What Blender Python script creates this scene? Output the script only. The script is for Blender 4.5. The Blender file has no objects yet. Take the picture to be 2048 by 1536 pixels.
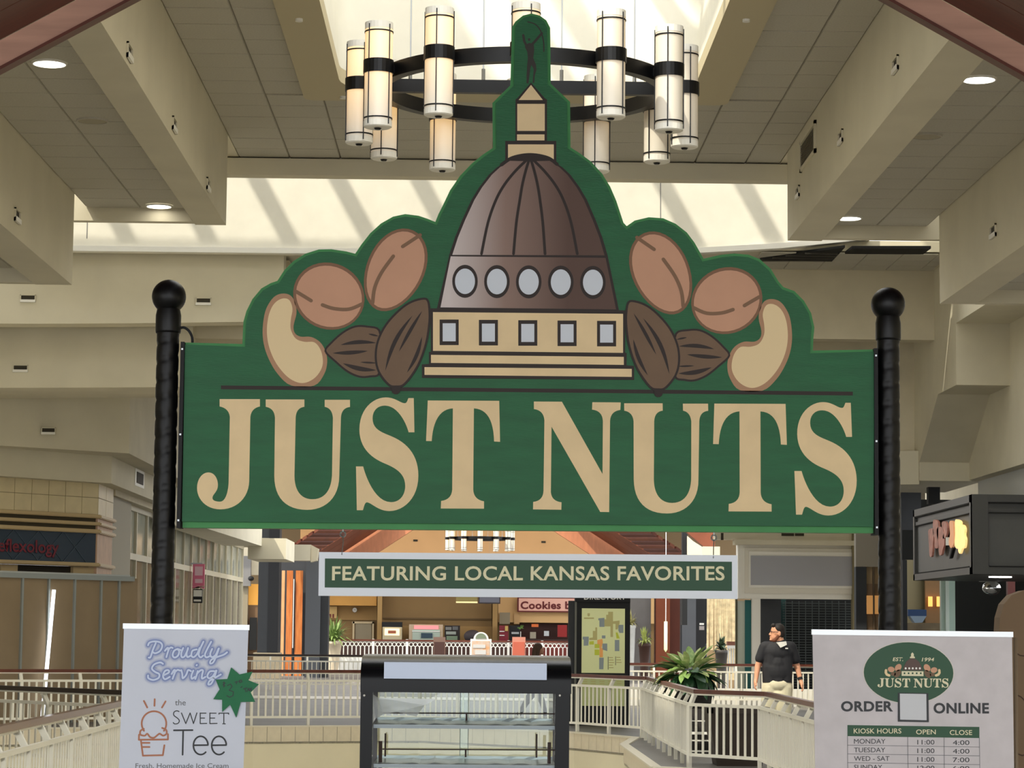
import bpy, bmesh, math, random
from mathutils import Vector, Matrix
random.seed(7)
PI = math.pi
SC = bpy.context.scene
COL = SC.collection

# ------------------------------------------------------------------ camera
F = 5000.0; IW = 2048.0; IH = 1536.0
CAM = Vector((0.0, 0.0, 1.77))
ROLL = 0.0095; VH = 492.0; U0 = -69.3
TH = math.atan(VH / F); PH = math.atan(-U0 / math.hypot(F, VH))
f0 = Vector((math.sin(PH)*math.cos(TH), math.cos(PH)*math.cos(TH), math.sin(TH)))
r0 = Vector((math.cos(PH), -math.sin(PH), 0.0))
u0 = r0.cross(f0)
RT = r0*math.cos(ROLL) + u0*math.sin(ROLL)
UP = -r0*math.sin(ROLL) + u0*math.cos(ROLL)
cd = bpy.data.cameras.new('camera'); cam = bpy.data.objects.new('camera', cd); COL.objects.link(cam)
m3 = Matrix((RT, UP, -f0)).transposed()
cam.matrix_world = Matrix.Translation(CAM) @ m3.to_4x4()
cd.sensor_width = 36.0; cd.lens = F/IW*36.0; cd.clip_start = 0.1; cd.clip_end = 500
SC.camera = cam

def ray(px, py):
    return RT*(px-IW/2) - UP*(py-IH/2) + f0*F
def P(px, py, Y):
    d = ray(px, py); return CAM + d*((Y-CAM.y)/d.y)
def PZ(px, py, z):
    d = ray(px, py); return CAM + d*((z-CAM.z)/d.z)
def PX(px, py, X):
    d = ray(px, py); return CAM + d*((X-CAM.x)/d.x)

# ------------------------------------------------------------------ world, sun, exposure
w = bpy.data.worlds.new('sky'); SC.world = w; w.use_nodes = True
nt = w.node_tree; bg = nt.nodes['Background']
bg.inputs[0].default_value = (0.96, 0.98, 1.0, 1); bg.inputs[1].default_value = 2.7
sd = bpy.data.lights.new('sun', 'SUN'); sun = bpy.data.objects.new('sun', sd); COL.objects.link(sun)
sdir = Vector((0.55, 0.60, -1.0)).normalized()
sun.rotation_euler = sdir.to_track_quat('-Z', 'Y').to_euler()
sd.energy = 3.3; sd.angle = math.radians(0.9); sd.color = (1.0, 0.93, 0.78)
vs = SC.view_settings
vs.view_transform = 'Standard'; vs.look = 'None'; vs.exposure = 0.26; vs.gamma = 1.0
try: vs.use_curve_mapping = False
except Exception: pass

# ------------------------------------------------------------------ materials
def lin(c):
    out = []
    for v in c:
        v = v/255.0
        out.append(v/12.92 if v <= 0.04045 else ((v+0.055)/1.055)**2.4)
    return tuple(out)
MATS = {}
def M(name, rgb, rough=0.6, metal=0.0, var=0.0, vscale=3.0, bump=0.0, bscale=40.0, emit=None, estr=0.0, spec=0.4, stretch=None, rgb2=None):
    m = bpy.data.materials.new(name); m.use_nodes = True
    n = m.node_tree.nodes; l = m.node_tree.links
    b = n['Principled BSDF']
    c = lin(rgb)
    b.inputs['Base Color'].default_value = (*c, 1)
    b.inputs['Roughness'].default_value = rough
    b.inputs['Metallic'].default_value = metal
    b.inputs['Specular IOR Level'].default_value = spec
    if var or bump:
        tc = n.new('ShaderNodeTexCoord'); mp = n.new('ShaderNodeMapping')
        l.new(tc.outputs['Object'], mp.inputs[0])
        if stretch: mp.inputs['Scale'].default_value = stretch
    if var:
        no = n.new('ShaderNodeTexNoise'); no.inputs['Scale'].default_value = vscale; no.inputs['Detail'].default_value = 5
        l.new(mp.outputs[0], no.inputs['Vector'])
        r = n.new('ShaderNodeValToRGB')
        if rgb2: c1 = lin(rgb2); c2 = c
        else:
            c1 = tuple(v*(1-var) for v in c); c2 = tuple(min(1, v*(1+var)) for v in c)
        r.color_ramp.elements[0].color = (*c1, 1); r.color_ramp.elements[1].color = (*c2, 1)
        r.color_ramp.elements[0].position = 0.3; r.color_ramp.elements[1].position = 0.7
        l.new(no.outputs['Fac'], r.inputs[0]); l.new(r.outputs[0], b.inputs['Base Color'])
    if bump:
        n2 = n.new('ShaderNodeTexNoise'); n2.inputs['Scale'].default_value = bscale; n2.inputs['Detail'].default_value = 4
        l.new(mp.outputs[0], n2.inputs['Vector'])
        bp = n.new('ShaderNodeBump'); bp.inputs['Strength'].default_value = bump; bp.inputs['Distance'].default_value = 0.01
        l.new(n2.outputs['Fac'], bp.inputs['Height']); l.new(bp.outputs[0], b.inputs['Normal'])
    if emit:
        b.inputs['Emission Color'].default_value = (*lin(emit), 1); b.inputs['Emission Strength'].default_value = estr
    MATS[name] = m
    return m
def Mglass(name, tint=(240, 246, 244), rough=0.02, mix=0.95, milky=None):
    m = bpy.data.materials.new(name); m.use_nodes = True
    n = m.node_tree.nodes; l = m.node_tree.links
    n.remove(n['Principled BSDF'])
    t = n.new('ShaderNodeBsdfTransparent'); t.inputs[0].default_value = (*lin(tint), 1)
    g = n.new('ShaderNodeBsdfGlossy'); g.inputs['Roughness'].default_value = rough
    mx = n.new('ShaderNodeMixShader'); mx.inputs[0].default_value = 1-mix
    l.new(t.outputs[0], mx.inputs[1]); l.new(g.outputs[0], mx.inputs[2])
    if milky:
        d = n.new('ShaderNodeBsdfDiffuse'); d.inputs[0].default_value = (*lin(milky), 1)
        m2 = n.new('ShaderNodeMixShader'); m2.inputs[0].default_value = .22
        l.new(mx.outputs[0], m2.inputs[1]); l.new(d.outputs[0], m2.inputs[2]); l.new(m2.outputs[0], n['Material Output'].inputs[0])
    else: l.new(mx.outputs[0], n['Material Output'].inputs[0])
    MATS[name] = m
    return m

drywall = M('drywall', (212, 204, 180), 0.85, var=0.05, vscale=1.2, bump=0.05, bscale=60)
drywall2 = M('drywall_warm', (208, 198, 172), 0.85, var=0.05, vscale=2.0)
tilemat = M('acoustic_tile', (188, 183, 168), 0.95, var=0.07, vscale=60, bump=0.25, bscale=220)
gridmat = M('tee_grid', (128, 121, 104), 0.6)
whitewall = M('well_plaster', (228, 224, 210), 0.8, var=0.04, vscale=2.5)
wood = M('gable_wood', (132, 78, 58), 0.45, var=0.25, vscale=2.0, stretch=(1, 1, 14), rgb2=(104, 58, 42))
woodpale = M('fascia_wood', (196, 150, 128), 0.5, var=0.12, vscale=2.0, stretch=(1, 1, 10))
wooddark = M('soffit_wood', (94, 44, 28), 0.45, var=0.2, vscale=3.0, stretch=(1, 8, 1))
orangewood = M('panel_wood', (208, 128, 66), 0.4, var=0.15, vscale=1.6, stretch=(6, 6, 1), rgb2=(180, 98, 46))
black = M('black_metal', (9, 9, 10), 0.40, spec=0.28, bump=0.03, bscale=50)
blackmat = M('matt_black', (24, 25, 27), 0.7)
charcoal = M('charcoal_paint', (52, 54, 57), 0.7, var=0.08, vscale=2)
greypaint = M('grey_paint', (112, 112, 114), 0.7, var=0.05, vscale=2)
white = M('white_paint', (236, 234, 226), 0.5)
railwhite = M('rail_paint', (238, 234, 218), 0.45)
brownrail = M('handrail_wood', (98, 52, 38), 0.3, var=0.2, vscale=6)
floortile = M('walkway_tile', (116, 112, 107), 0.55, var=0.12, vscale=0.8)
edgetile = M('edge_tile', (218, 206, 178), 0.5, var=0.07, vscale=5)
creamwall = M('cream_wall', (226, 216, 184), 0.8, var=0.04, vscale=1.0)
dark = M('dark_void', (12, 12, 12), 0.8)
steel = M('brushed_steel', (170, 174, 176), 0.35, metal=0.9)
alu = M('aluminium', (205, 208, 210), 0.35, metal=0.6)
glass = Mglass('clear_glass')
fit_white = M('fitting_white', (235, 232, 222), 0.5)
lampglow = M('lamp_glow', (255, 255, 250), 0.4, emit=(255, 250, 238), estr=6.0)

# ------------------------------------------------------------------ mesh helpers
def mk(name, verts, faces, mat, parent=None, smooth=False, loc=None):
    me = bpy.data.meshes.new(name)
    me.from_pydata([tuple(v) for v in verts], [], faces); me.update()
    if mat: me.materials.append(mat)
    if smooth:
        for p in me.polygons: p.use_smooth = True
    return ob(name, me, parent, loc)
def ob(name, me, parent=None, loc=None):
    o = bpy.data.objects.new(name, me); COL.objects.link(o)
    if loc is not None: o.location = loc
    if parent: adopt(o, parent)
    return o
def wloc(o):
    v = Vector(o.location)
    q = o.parent
    return v
def adopt(o, parent):
    o.parent = parent
    # every root here only translates, so the inverse is a plain shift
    t = Vector(parent.location)
    g = parent.parent
    if g is not None: t = Vector(parent.location)
    o.matrix_parent_inverse = Matrix.Translation(-t) if g is None else Matrix.Translation(-t)
    return o
def tag(o, label=None, cat=None, group=None, kind=None):
    if label: o['label'] = label
    if cat: o['category'] = cat
    if group: o['group'] = group
    if kind: o['kind'] = kind
    return o
def thing(name, label, cat, loc=(0, 0, 0), group=None):
    o = bpy.data.objects.new(name, None); COL.objects.link(o); o.location = loc; o.empty_display_size = 0.1
    return tag(o, label, cat, group)
def struct(o, label=None):
    o['kind'] = 'structure'
    if label: o['label'] = label
    return o
def flush():
    bpy.context.view_layer.update()

class MB:
    def __init__(s): s.v = []; s.f = []
    def add(s, vs, fs):
        k = len(s.v); s.v += [Vector(v) for v in vs]; s.f += [tuple(i+k for i in f) for f in fs]; return s
    def box(s, lo, hi):
        x0, y0, z0 = lo; x1, y1, z1 = hi
        return s.add([(x0,y0,z0),(x1,y0,z0),(x1,y1,z0),(x0,y1,z0),(x0,y0,z1),(x1,y0,z1),(x1,y1,z1),(x0,y1,z1)],
                     [(0,3,2,1),(4,5,6,7),(0,1,5,4),(1,2,6,5),(2,3,7,6),(3,0,4,7)])
    def prism(s, a, b):
        """a, b: matching loops of 3-D points, a facing front."""
        n = len(a)
        return s.add(list(a)+list(b), [tuple(range(n)), tuple(range(2*n-1, n-1, -1))] + [(i, i+n, (i+1) % n + n, (i+1) % n) for i in range(n)])
    def slab(s, xy, z0, z1):
        return s.prism([(x, y, z1) for x, y in xy], [(x, y, z0) for x, y in xy])
    def xz(s, pts, y0, y1):
        return s.prism([(x, y0, z) for x, z in pts], [(x, y1, z) for x, z in pts])
    def yz(s, pts, x0, x1):
        return s.prism([(x0, y, z) for y, z in pts], [(x1, y, z) for y, z in pts])
    def bar(s, p, q, wd, ht=None, up=(0, 0, 1)):
        p = Vector(p); q = Vector(q); ht = ht or wd
        d = (q-p).normalized(); up = Vector(up)
        if abs(d.dot(up)) > 0.98: up = Vector((0, 1, 0))
        sx = d.cross(up).normalized()*wd/2; sy = sx.cross(d).normalized()*ht/2
        a = [p-sx-sy, p+sx-sy, p+sx+sy, p-sx+sy]; b = [q-sx-sy, q+sx-sy, q+sx+sy, q-sx+sy]
        return s.add(a+b, [(0,1,2,3),(7,6,5,4),(0,4,5,1),(1,5,6,2),(2,6,7,3),(3,7,4,0)])
    def tube(s, pts, r, n=10, cap=True):
        pts = [Vector(p) for p in pts]; k = len(pts)
        rs = r if isinstance(r, (list, tuple)) else [r]*k
        ref = Vector((0, 0, 1)); rings = []
        for i, p in enumerate(pts):
            d = (pts[min(i+1, k-1)]-pts[max(i-1, 0)]).normalized()
            a = ref if abs(d.dot(ref)) < 0.95 else Vector((0, 1, 0))
            u = d.cross(a).normalized(); v = u.cross(d).normalized()
            rings.append([p+(u*math.cos(2*PI*j/n)+v*math.sin(2*PI*j/n))*rs[i] for j in range(n)])
        fs = []
        for i in range(k-1):
            for j in range(n):
                fs.append((i*n+j, i*n+(j+1) % n, (i+1)*n+(j+1) % n, (i+1)*n+j))
        if cap: fs += [tuple(range(n-1, -1, -1)), tuple((k-1)*n+j for j in range(n))]
        return s.add([v for r_ in rings for v in r_], fs)
    def lathe(s, c, prof, n=24):
        """prof: (radius, z) from bottom to top around the vertical through c"""
        c = Vector(c); k = len(prof); vs = []
        for r, z in prof:
            for j in range(n): vs.append(c+Vector((r*math.cos(2*PI*j/n), r*math.sin(2*PI*j/n), z)))
        fs = []
        for i in range(k-1):
            for j in range(n): fs.append((i*n+j, i*n+(j+1) % n, (i+1)*n+(j+1) % n, (i+1)*n+j))
        fs += [tuple(range(n-1, -1, -1)), tuple((k-1)*n+j for j in range(n))]
        return s.add(vs, fs)
    def ball(s, c, r, n=16, m=10):
        c = Vector(c); r = Vector(r) if not isinstance(r, (int, float)) else Vector((r, r, r))
        vs = [c+Vector((0, 0, -r.z))]
        for i in range(1, m):
            a = -PI/2+PI*i/m
            for j in range(n): vs.append(c+Vector((r.x*math.cos(a)*math.cos(2*PI*j/n), r.y*math.cos(a)*math.sin(2*PI*j/n), r.z*math.sin(a))))
        vs.append(c+Vector((0, 0, r.z))); fs = []
        for j in range(n):
            fs.append((0, 1+(j+1) % n, 1+j)); fs.append((len(vs)-1, 1+(m-2)*n+j, 1+(m-2)*n+(j+1) % n))
        for i in range(m-2):
            for j in range(n): fs.append((1+i*n+j, 1+i*n+(j+1) % n, 1+(i+1)*n+(j+1) % n, 1+(i+1)*n+j))
        return s.add(vs, fs)
    def build(s, name, mat, parent=None, smooth=False, loc=None):
        return mk(name, s.v, s.f, mat, parent, smooth, loc)
def box(name, lo, hi, mat, parent=None):
    return MB().box(lo, hi).build(name, mat, parent)
def smooth_sharp(o, ang=40):
    for p in o.data.polygons: p.use_smooth = True
    try: o.data.set_sharp_from_angle(angle=math.radians(ang))
    except Exception: pass
    return o
def pieces(name, me, locs, parent):
    out = []
    for l in locs:
        o = bpy.data.objects.new(name, me); COL.objects.link(o); o.location = l; adopt(o, parent); out.append(o)
    return out
def copy_tree(o, parent=None):
    c = o.copy(); COL.objects.link(c)
    if parent is not None: c.parent = parent
    for ch in list(o.children): copy_tree(ch, c)
    return c

def catmull(pts, n=6, closed=True):
    out = []; k = len(pts)
    rng = range(k) if closed else range(k-1)
    for i in rng:
        g = (lambda j: pts[j % k]) if closed else (lambda j: pts[min(max(j, 0), k-1)])
        p0, p1, p2, p3 = g(i-1), g(i), g(i+1), g(i+2)
        for t in range(n):
            t = t/n
            out.append(tuple(0.5*((2*b)+(-a+c)*t+(2*a-5*b+4*c-d)*t*t+(-a+3*b-3*c+d)*t*t*t) for a, b, c, d in zip(p0, p1, p2, p3)))
    if not closed: out.append(tuple(pts[-1]))
    return out
def path(cmds, n=8):
    """('M',x,y) ('L',x,y) ('Q',cx,cy,x,y) ('C',..6) -> polygon"""
    out = []
    for c in cmds:
        if c[0] in 'ML': out.append((c[1], c[2]))
        elif c[0] == 'Q':
            x0, y0 = out[-1]
            for i in range(1, n+1):
                t = i/n; out.append(((1-t)**2*x0+2*t*(1-t)*c[1]+t*t*c[3], (1-t)**2*y0+2*t*(1-t)*c[2]+t*t*c[4]))
        else:
            x0, y0 = out[-1]
            for i in range(1, n+5):
                t = i/(n+4)
                out.append(tuple((1-t)**3*a+3*t*(1-t)**2*b+3*t*t*(1-t)*d+t**3*e for a, b, d, e in ((x0, c[1], c[3], c[5]), (y0, c[2], c[4], c[6]))))
    return out
def area2(p):
    return sum(p[i][0]*p[(i+1) % len(p)][1]-p[(i+1) % len(p)][0]*p[i][1] for i in range(len(p)))/2
def inset(poly, d):
    """shift every vertex inward (d>0) along its mitre"""
    n = len(poly); sgn = 1 if area2(poly) > 0 else -1; out = []
    for i in range(n):
        a, b, c = Vector(poly[i-1]), Vector(poly[i]), Vector(poly[(i+1) % n])
        e1 = (b-a); e2 = (c-b)
        if e1.length < 1e-9 or e2.length < 1e-9: out.append(tuple(b)); continue
        e1.normalize(); e2.normalize()
        n1 = Vector((-e1.y, e1.x))*sgn; n2 = Vector((-e2.y, e2.x))*sgn
        mm = (n1+n2)
        if mm.length < 1e-6: out.append(tuple(b)); continue
        mm.normalize(); k = min(2.0, 1/max(0.35, mm.dot(n1)))
        out.append(tuple(b+mm*d*k))
    return out

# flat print: every piece is a thin sheet standing on a vertical panel that faces -Y
def sheet(name, pts_px, Y, layer, mat, parent, lay=0.0012, back=None):
    """pts_px polygon in picture pixels, laid on plane y=Y; LAYER counts sheets above the panel"""
    pts = [P(x, y, Y) for x, y in pts_px]
    if area2([(p.x, p.z) for p in pts]) < 0: pts.reverse()
    y1 = Y-layer*lay; y0 = Y if back is None else back
    a = [(p.x, y1, p.z) for p in pts]; b = [(p.x, y0, p.z) for p in pts]
    return MB().prism(a, b).build(name, mat, parent)
_sl = [0]
def stroke_mb(mb, pts, wd, y, closed=False):
    """ribbon in plane y with round joints; pts (x,z), wd full width (number or list)"""
    k = len(pts); ws = wd if isinstance(wd, (list, tuple)) else [wd]*k
    _sl[0] += 1; li = _sl[0] % 4
    q = [Vector(p) for p in pts]
    segs = [(i, i+1) for i in range(k-1)] + ([(k-1, 0)] if closed else [])
    for i, j in segs:
        d = q[j]-q[i]
        if d.length < 1e-9: continue
        d.normalize(); nn = Vector((-d.y, d.x))
        a, b = q[i]-nn*ws[i]/2, q[i]+nn*ws[i]/2; c, e = q[j]+nn*ws[j]/2, q[j]-nn*ws[j]/2
        yy = y-((i % 6)+6*li)*2e-5
        mb.add([(a.x, yy, a.y), (e.x, yy, e.y), (c.x, yy, c.y), (b.x, yy, b.y)], [(0, 1, 2, 3)])
    for i, p in enumerate(q):
        r = ws[i]/2
        yy = y-5e-4-((i % 5)+5*li)*2e-5
        mb.add([(p.x+r*math.cos(t*PI/5), yy, p.y+r*math.sin(t*PI/5)) for t in range(10)], [tuple(range(10))])
def strokes(name, lines_px, wd_px, Y, layer, mat, parent, lay=0.0012):
    """lines_px: list of polylines in pixels"""
    s = abs(P(1000, 900, Y).x-P(1001, 900, Y).x); mb = MB()
    for ln in lines_px:
        pp = [P(x, y, Y) for x, y in ln]
        stroke_mb(mb, [(p.x, p.z) for p in pp], [v*s for v in wd_px] if isinstance(wd_px, (list, tuple)) else wd_px*s, Y-layer*lay)
    return mb.build(name, mat, parent)

_tc = {}
def text(name, body, px0, py0, px1, py1, Y, layer, mat, parent, bold=0.0, lay=0.0012, sp=1.0, shear=0.0):
    """lettering that fills the pixel box (baseline py1, cap height py0) on plane y=Y"""
    cu = bpy.data.curves.new(name, 'FONT'); cu.body = body; cu.size = 1.0; cu.offset = bold; cu.resolution_u = 4; cu.shear = shear; cu.space_character = sp+bold*2.2
    o = bpy.data.objects.new(name, cu); COL.objects.link(o)
    dg = bpy.context.evaluated_depsgraph_get()
    me = bpy.data.meshes.new_from_object(o.evaluated_get(dg))
    bpy.data.objects.remove(o); bpy.data.curves.remove(cu)
    xs = [v.co.x for v in me.vertices]; x0, x1 = min(xs), max(xs)
    cap = 0.729
    a = P(px0, py1, Y); b = P(px1, py0, Y); c = P(px0, py0, Y); sx = (P(px1, py1, Y).x-a.x)/(x1-x0); sz = (c.z-a.z)/cap
    tilt = (P(px1, py1, Y).z-a.z)/max(1e-6, P(px1, py1, Y).x-a.x)
    for v in me.vertices:
        X = a.x+(v.co.x-x0)*sx
        v.co = (X, Y-layer*lay, a.z+v.co.y*sz+(X-a.x)*tilt)
    me.materials.clear(); me.materials.append(mat)
    me.name = name
    # neighbouring letters never share a plane exactly; big lettering is split letter by letter
    bm = bmesh.new(); bm.from_mesh(me); bm.verts.ensure_lookup_table(); seen = {}; n = 0
    for v in bm.verts:
        if v.index in seen: continue
        st_ = [v]; seen[v.index] = n
        while st_:
            a_ = st_.pop()
            for e_ in a_.link_edges:
                o_ = e_.other_vert(a_)
                if o_.index not in seen: seen[o_.index] = n; st_.append(o_)
        n += 1
    for v in bm.verts: v.co.y -= (seen[v.index] % 4)*6e-5
    if abs(py1-py0) < 9.5 or n < 2:
        bm.to_mesh(me); bm.free(); return tag(ob(name, me, parent), kind='stuff' if n > 1 else None)
    first = None
    for k in range(n):
        vs_ = [v for v in bm.verts if seen[v.index] == k]; ix = {v.index: i for i, v in enumerate(vs_)}
        fs_ = [tuple(ix[v.index] for v in f.verts) for f in bm.faces if seen[f.verts[0].index] == k]
        o = mk('letter', [v.co for v in vs_], fs_, mat, parent); first = first or o
    bm.free(); bpy.data.meshes.remove(me)
    return first

def blob(name, prims, mat, parent=None, voxel=0.01, smooth=4):
    """one continuous surface grown from tapered limbs and ellipsoids"""
    mb = MB()
    for p in prims:
        if p[0] == 'e':
            c, r = p[1], p[2]
            sub = MB().ball((0, 0, 0), r, 20, 14)
            mt = p[3] if len(p) > 3 else Matrix.Identity(3)
            mb.add([mt @ v+Vector(c) for v in sub.v], sub.f)
        else:
            a, b, ra, rb = Vector(p[1]), Vector(p[2]), p[3], p[4]
            pts = [a.lerp(b, t/6) for t in range(7)]; mb.tube(pts, [ra+(rb-ra)*t/6 for t in range(7)], 16)
            mb.ball(a, ra, 14, 8); mb.ball(b, rb, 14, 8)
    me = bpy.data.meshes.new(name); me.from_pydata([tuple(v) for v in mb.v], [], mb.f); me.update()
    bm = bmesh.new(); bm.from_mesh(me); bmesh.ops.recalc_face_normals(bm, faces=bm.faces); bm.to_mesh(me); bm.free()
    o = bpy.data.objects.new(name, me); COL.objects.link(o)
    rm = o.modifiers.new('r', 'REMESH'); rm.mode = 'VOXEL'; rm.voxel_size = voxel
    sm = o.modifiers.new('s', 'SMOOTH'); sm.iterations = smooth; sm.factor = 0.5
    dg = bpy.context.evaluated_depsgraph_get()
    me2 = bpy.data.meshes.new_from_object(o.evaluated_get(dg))
    bpy.data.objects.remove(o); bpy.data.meshes.remove(me)
    me2.materials.clear(); me2.materials.append(mat)
    for p in me2.polygons: p.use_smooth = True
    me2.name = name
    return ob(name, me2, parent)

# ================================================================== SETTING
RZ = 1.02            # handrail height
# ---- floors ----
LEDGE = 0.16
R1 = [(-3.42, 9.0), (-3.52, 29.4)]
R2 = [(-3.52, 29.4), (-6.1, 32.0), (-9.5, 35.4)]
R3 = [(-9.8, 42.6), (-7.8, 43.5), (-4.0, 45.3), (-1.0, 46.3), (1.8, 43.9), (2.8, 42.0)]
R4 = [(2.8, 42.0), (2.79, 39.2), (2.82, 33.0), (3.63, 32.0), (3.63, 15.0)]
fl = MB()
nearpoly = [(-3.42+LEDGE, -4), (-3.42+LEDGE, 9.0), (-3.42+LEDGE, 13.2), (3.63-LEDGE, 13.2), (3.63-LEDGE, 32.0-0.1), (2.82-0.45, 32.75), (2.79-0.45, 39.2), (2.79-0.1, 41.8), (1.75, 43.75), (-1.0, 46.12), (-3.95, 45.12), (-7.75, 43.3), (-9.8, 42.4), (-30, 40), (-30, 130), (30, 130), (30, -4)]
fl.slab(nearpoly, -0.30, 0.0)
fl.slab([(-30, -4), (-30, 34), (-9.5, 35.2), (-6.1+.1, 31.85), (-3.52+LEDGE, 29.3), (-3.42+LEDGE, 13.2), (-3.42+LEDGE, -4)], -0.30, 0.0)
struct(fl.build('floor', floortile), 'grey tiled upper walkway floor around the open atrium')
struct(box('floor_lower', (-24, -2, -5.3), (20, 60, -5.0), M('lower_floor', (208, 201, 186), .5)), 'tiled floor of the lower level')
# cream walls under the slab edges
def wall_run(pts, z0, z1, th, side, name, label, mat):
    mb = MB()
    for a, b in zip(pts[:-1], pts[1:]):
        a = Vector(a); b = Vector(b); d = (b-a).normalized(); n = Vector((-d.y, d.x))*side*th
        mb.slab([tuple(a), tuple(b), tuple(b+n), tuple(a+n)], z0, z1)
    return struct(mb.build(name, mat), label)
E3 = [(-30, 40), (-9.8, 42.4), (-7.75, 43.3), (-3.95, 45.12), (-1.0, 46.12), (1.75, 43.75), (2.69, 41.8), (2.34, 39.2), (2.37, 32.75), (3.47, 31.9), (3.47, 13.2)]
wb = wall_run(E3, -5.0, -0.27, 0.2, 1, 'wall_back', 'cream wall of the atrium below the far walkway edge', creamwall)
# edge tiles along the atrium rim, each a piece
tl = 0.262
me_t = MB().box((0.004, -0.012, -0.262), (tl-0.004, 0.02, 0.004)).build('tile', edgetile).data
bpy.data.objects.remove(bpy.data.objects['tile'])
for a, b in zip(E3[1:-1], E3[2:]):
    a = Vector(a); b = Vector(b); d = b-a; n = max(1, round(d.length/tl)); ang = math.atan2(d.y, d.x)
    for i in range(n):
        p = a+d*(i/n)
        o = bpy.data.objects.new('tile', me_t); COL.objects.link(o); o.location = (p.x, p.y, 0.0); o.rotation_euler.z = ang
        o.scale.x = d.length/n/tl
        adopt(o, wb)
coping = MB()
for a, b in zip(E3[1:-1], E3[2:]):
    coping.bar((a[0], a[1]+.05, 0.012), (b[0], b[1]+.05, 0.012), 0.14, 0.024)
o = coping.build('coping', M('coping_stone', (222, 214, 192), 0.5), wb)

# ---- central ceiling, z 7.40, with the skylight well ----
ZC = 7.40
WX0, WX1, WYF, WYN = -1.45, 2.20, 25.75, 12.0       # well opening
BW = 0.42
OX0, OX1, OYF = WX0-BW, WX1+BW, WYF+BW
cx0, cx1, cy0, cy1 = -2.90, 3.62, 13.0, 29.75
plen = MB()
for lo, hi in (((cx0, cy0, ZC+.06), (OX0+.2, cy1, ZC+.16)), ((OX1-.2, cy0, ZC+.06), (cx1, cy1, ZC+.16)), ((OX0+.2, OYF-.2, ZC+.06), (OX1-.2, cy1, ZC+.16))):
    plen.box(lo, hi)
ceil = struct(plen.build('ceiling', gridmat), 'central suspended ceiling of square acoustic tiles')
T = 0.61
mesh_cache = {}
def tile_mesh(w_, d_):
    k = (round(w_, 3), round(d_, 3))
    if k not in mesh_cache:
        o = MB().prism([(0.012, 0.012, 0), (0.012, d_-.012, 0), (w_-.012, d_-.012, 0), (w_-.012, 0.012, 0)], [(0.004, 0.004, .02), (0.004, d_-.004, .02), (w_-.004, d_-.004, .02), (w_-.004, .004, .02)]).build('ceiling_tile', tilemat)
        mesh_cache[k] = o.data; bpy.data.objects.remove(o)
    return mesh_cache[k]
def lay_tiles(x0, x1, y0, y1, z, parent, hole=None):
    nx = int(math.ceil((x1-x0)/T-1e-6)); ny = int(math.ceil((y1-y0)/T-1e-6))
    for i in range(nx):
        for j in range(ny):
            a, b = x0+i*T, min(x1, x0+(i+1)*T); d, c = y1-j*T, max(y0, y1-(j+1)*T)
            if hole:
                hx0, hx1, hy = hole
                if b > hx0 and a < hx1 and c < hy:
                    if a < hx0-.06 and not (d > hy+.3): b = hx0
                    elif b > hx1+.06 and not (d > hy+.3): a = hx1
                    elif d > hy+.06: c = hy
                    else: continue
            if b-a < .05 or d-c < .05: continue
            o = bpy.data.objects.new('ceiling_tile', tile_mesh(b-a, d-c)); COL.objects.link(o)
            o.location = (a, c, z+random.uniform(-.003, .003)); adopt(o, parent)
def grid(x0, x1, y0, y1, z, parent, hole=None):
    mb = MB(); t = .024
    nx = int(math.ceil((x1-x0)/T-1e-6)); ny = int(math.ceil((y1-y0)/T-1e-6))
    for i in range(nx+1):
        x = min(x1, x0+i*T); ya = y0
        if hole and hole[0]-.02 < x < hole[1]+.02: ya = hole[2]
        mb.box((x-t/2, ya, z+.016), (x+t/2, y1, z+.05))
    for j in range(ny+1):
        y = max(y0, y1-j*T)
        if hole and y < hole[2]: mb.box((x0, y-t/2, z+.017), (hole[0], y+t/2, z+.05)); mb.box((hole[1], y-t/2, z+.017), (x1, y+t/2, z+.05))
        else: mb.box((x0, y-t/2, z+.017), (x1, y+t/2, z+.05))
    return mb.build('ceiling_grid', gridmat, parent)
lay_tiles(cx0, cx1, 20.6, cy1, ZC, ceil, (OX0, OX1, OYF)); grid(cx0, cx1, 20.6, cy1, ZC, ceil, (OX0, OX1, OYF))
# drywall border and walls of the well (rounded corners)
def rrect(x0, x1, y0, y1, r, n=8):
    pts = []
    for cx, cy, a in ((x1-r, y1-r, 0), (x0+r, y1-r, PI/2)):
        for i in range(n+1):
            t = a+PI/2*i/n; pts.append((cx+r*math.cos(t), cy+r*math.sin(t)))
    return [(x1, y0)]+pts+[(x0, y0)]
inn = rrect(WX0, WX1, WYN, WYF, 0.62); out = rrect(OX0, OX1, WYN, OYF, 0.12)
k = len(inn); mb = MB()
mb.add([(x, y, ZC-.05) for x, y in out]+[(x, y, ZC-.05) for x, y in inn]+[(x, y, ZC+.10) for x, y in out]+[(x, y, ZC+.10) for x, y in inn],
       [(i, i+1, k+i+1, k+i) for i in range(k-1)]+[(i, 2*k+i, 2*k+i+1, i+1) for i in range(k-1)]+[(k+i, k+i+1, 3*k+i+1, 3*k+i) for i in range(k-1)])
mb.build('well_border', M('border_drywall', (196, 184, 152), .85), ceil)
mb = MB(); top = rrect(WX0-.5, WX1+.5, WYN, WYF+.5, 1.0)
lo = [(x, y, ZC-.05) for x, y in inn]; md = [(x, y, ZC+1.0) for x, y in rrect(WX0-.06, WX1+.06, WYN, WYF+.06, .66)]; hi = [(x, y, ZC+3.6) for x, y in top]
mb.add(lo+md+hi, [(i, i+1, k+i+1, k+i) for i in range(k-1)]+[(k+i, k+i+1, 2*k+i+1, 2*k+i) for i in range(k-1)])
o = mb.build('well_wall', whitewall, ceil); smooth_sharp(o, 30)
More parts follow.
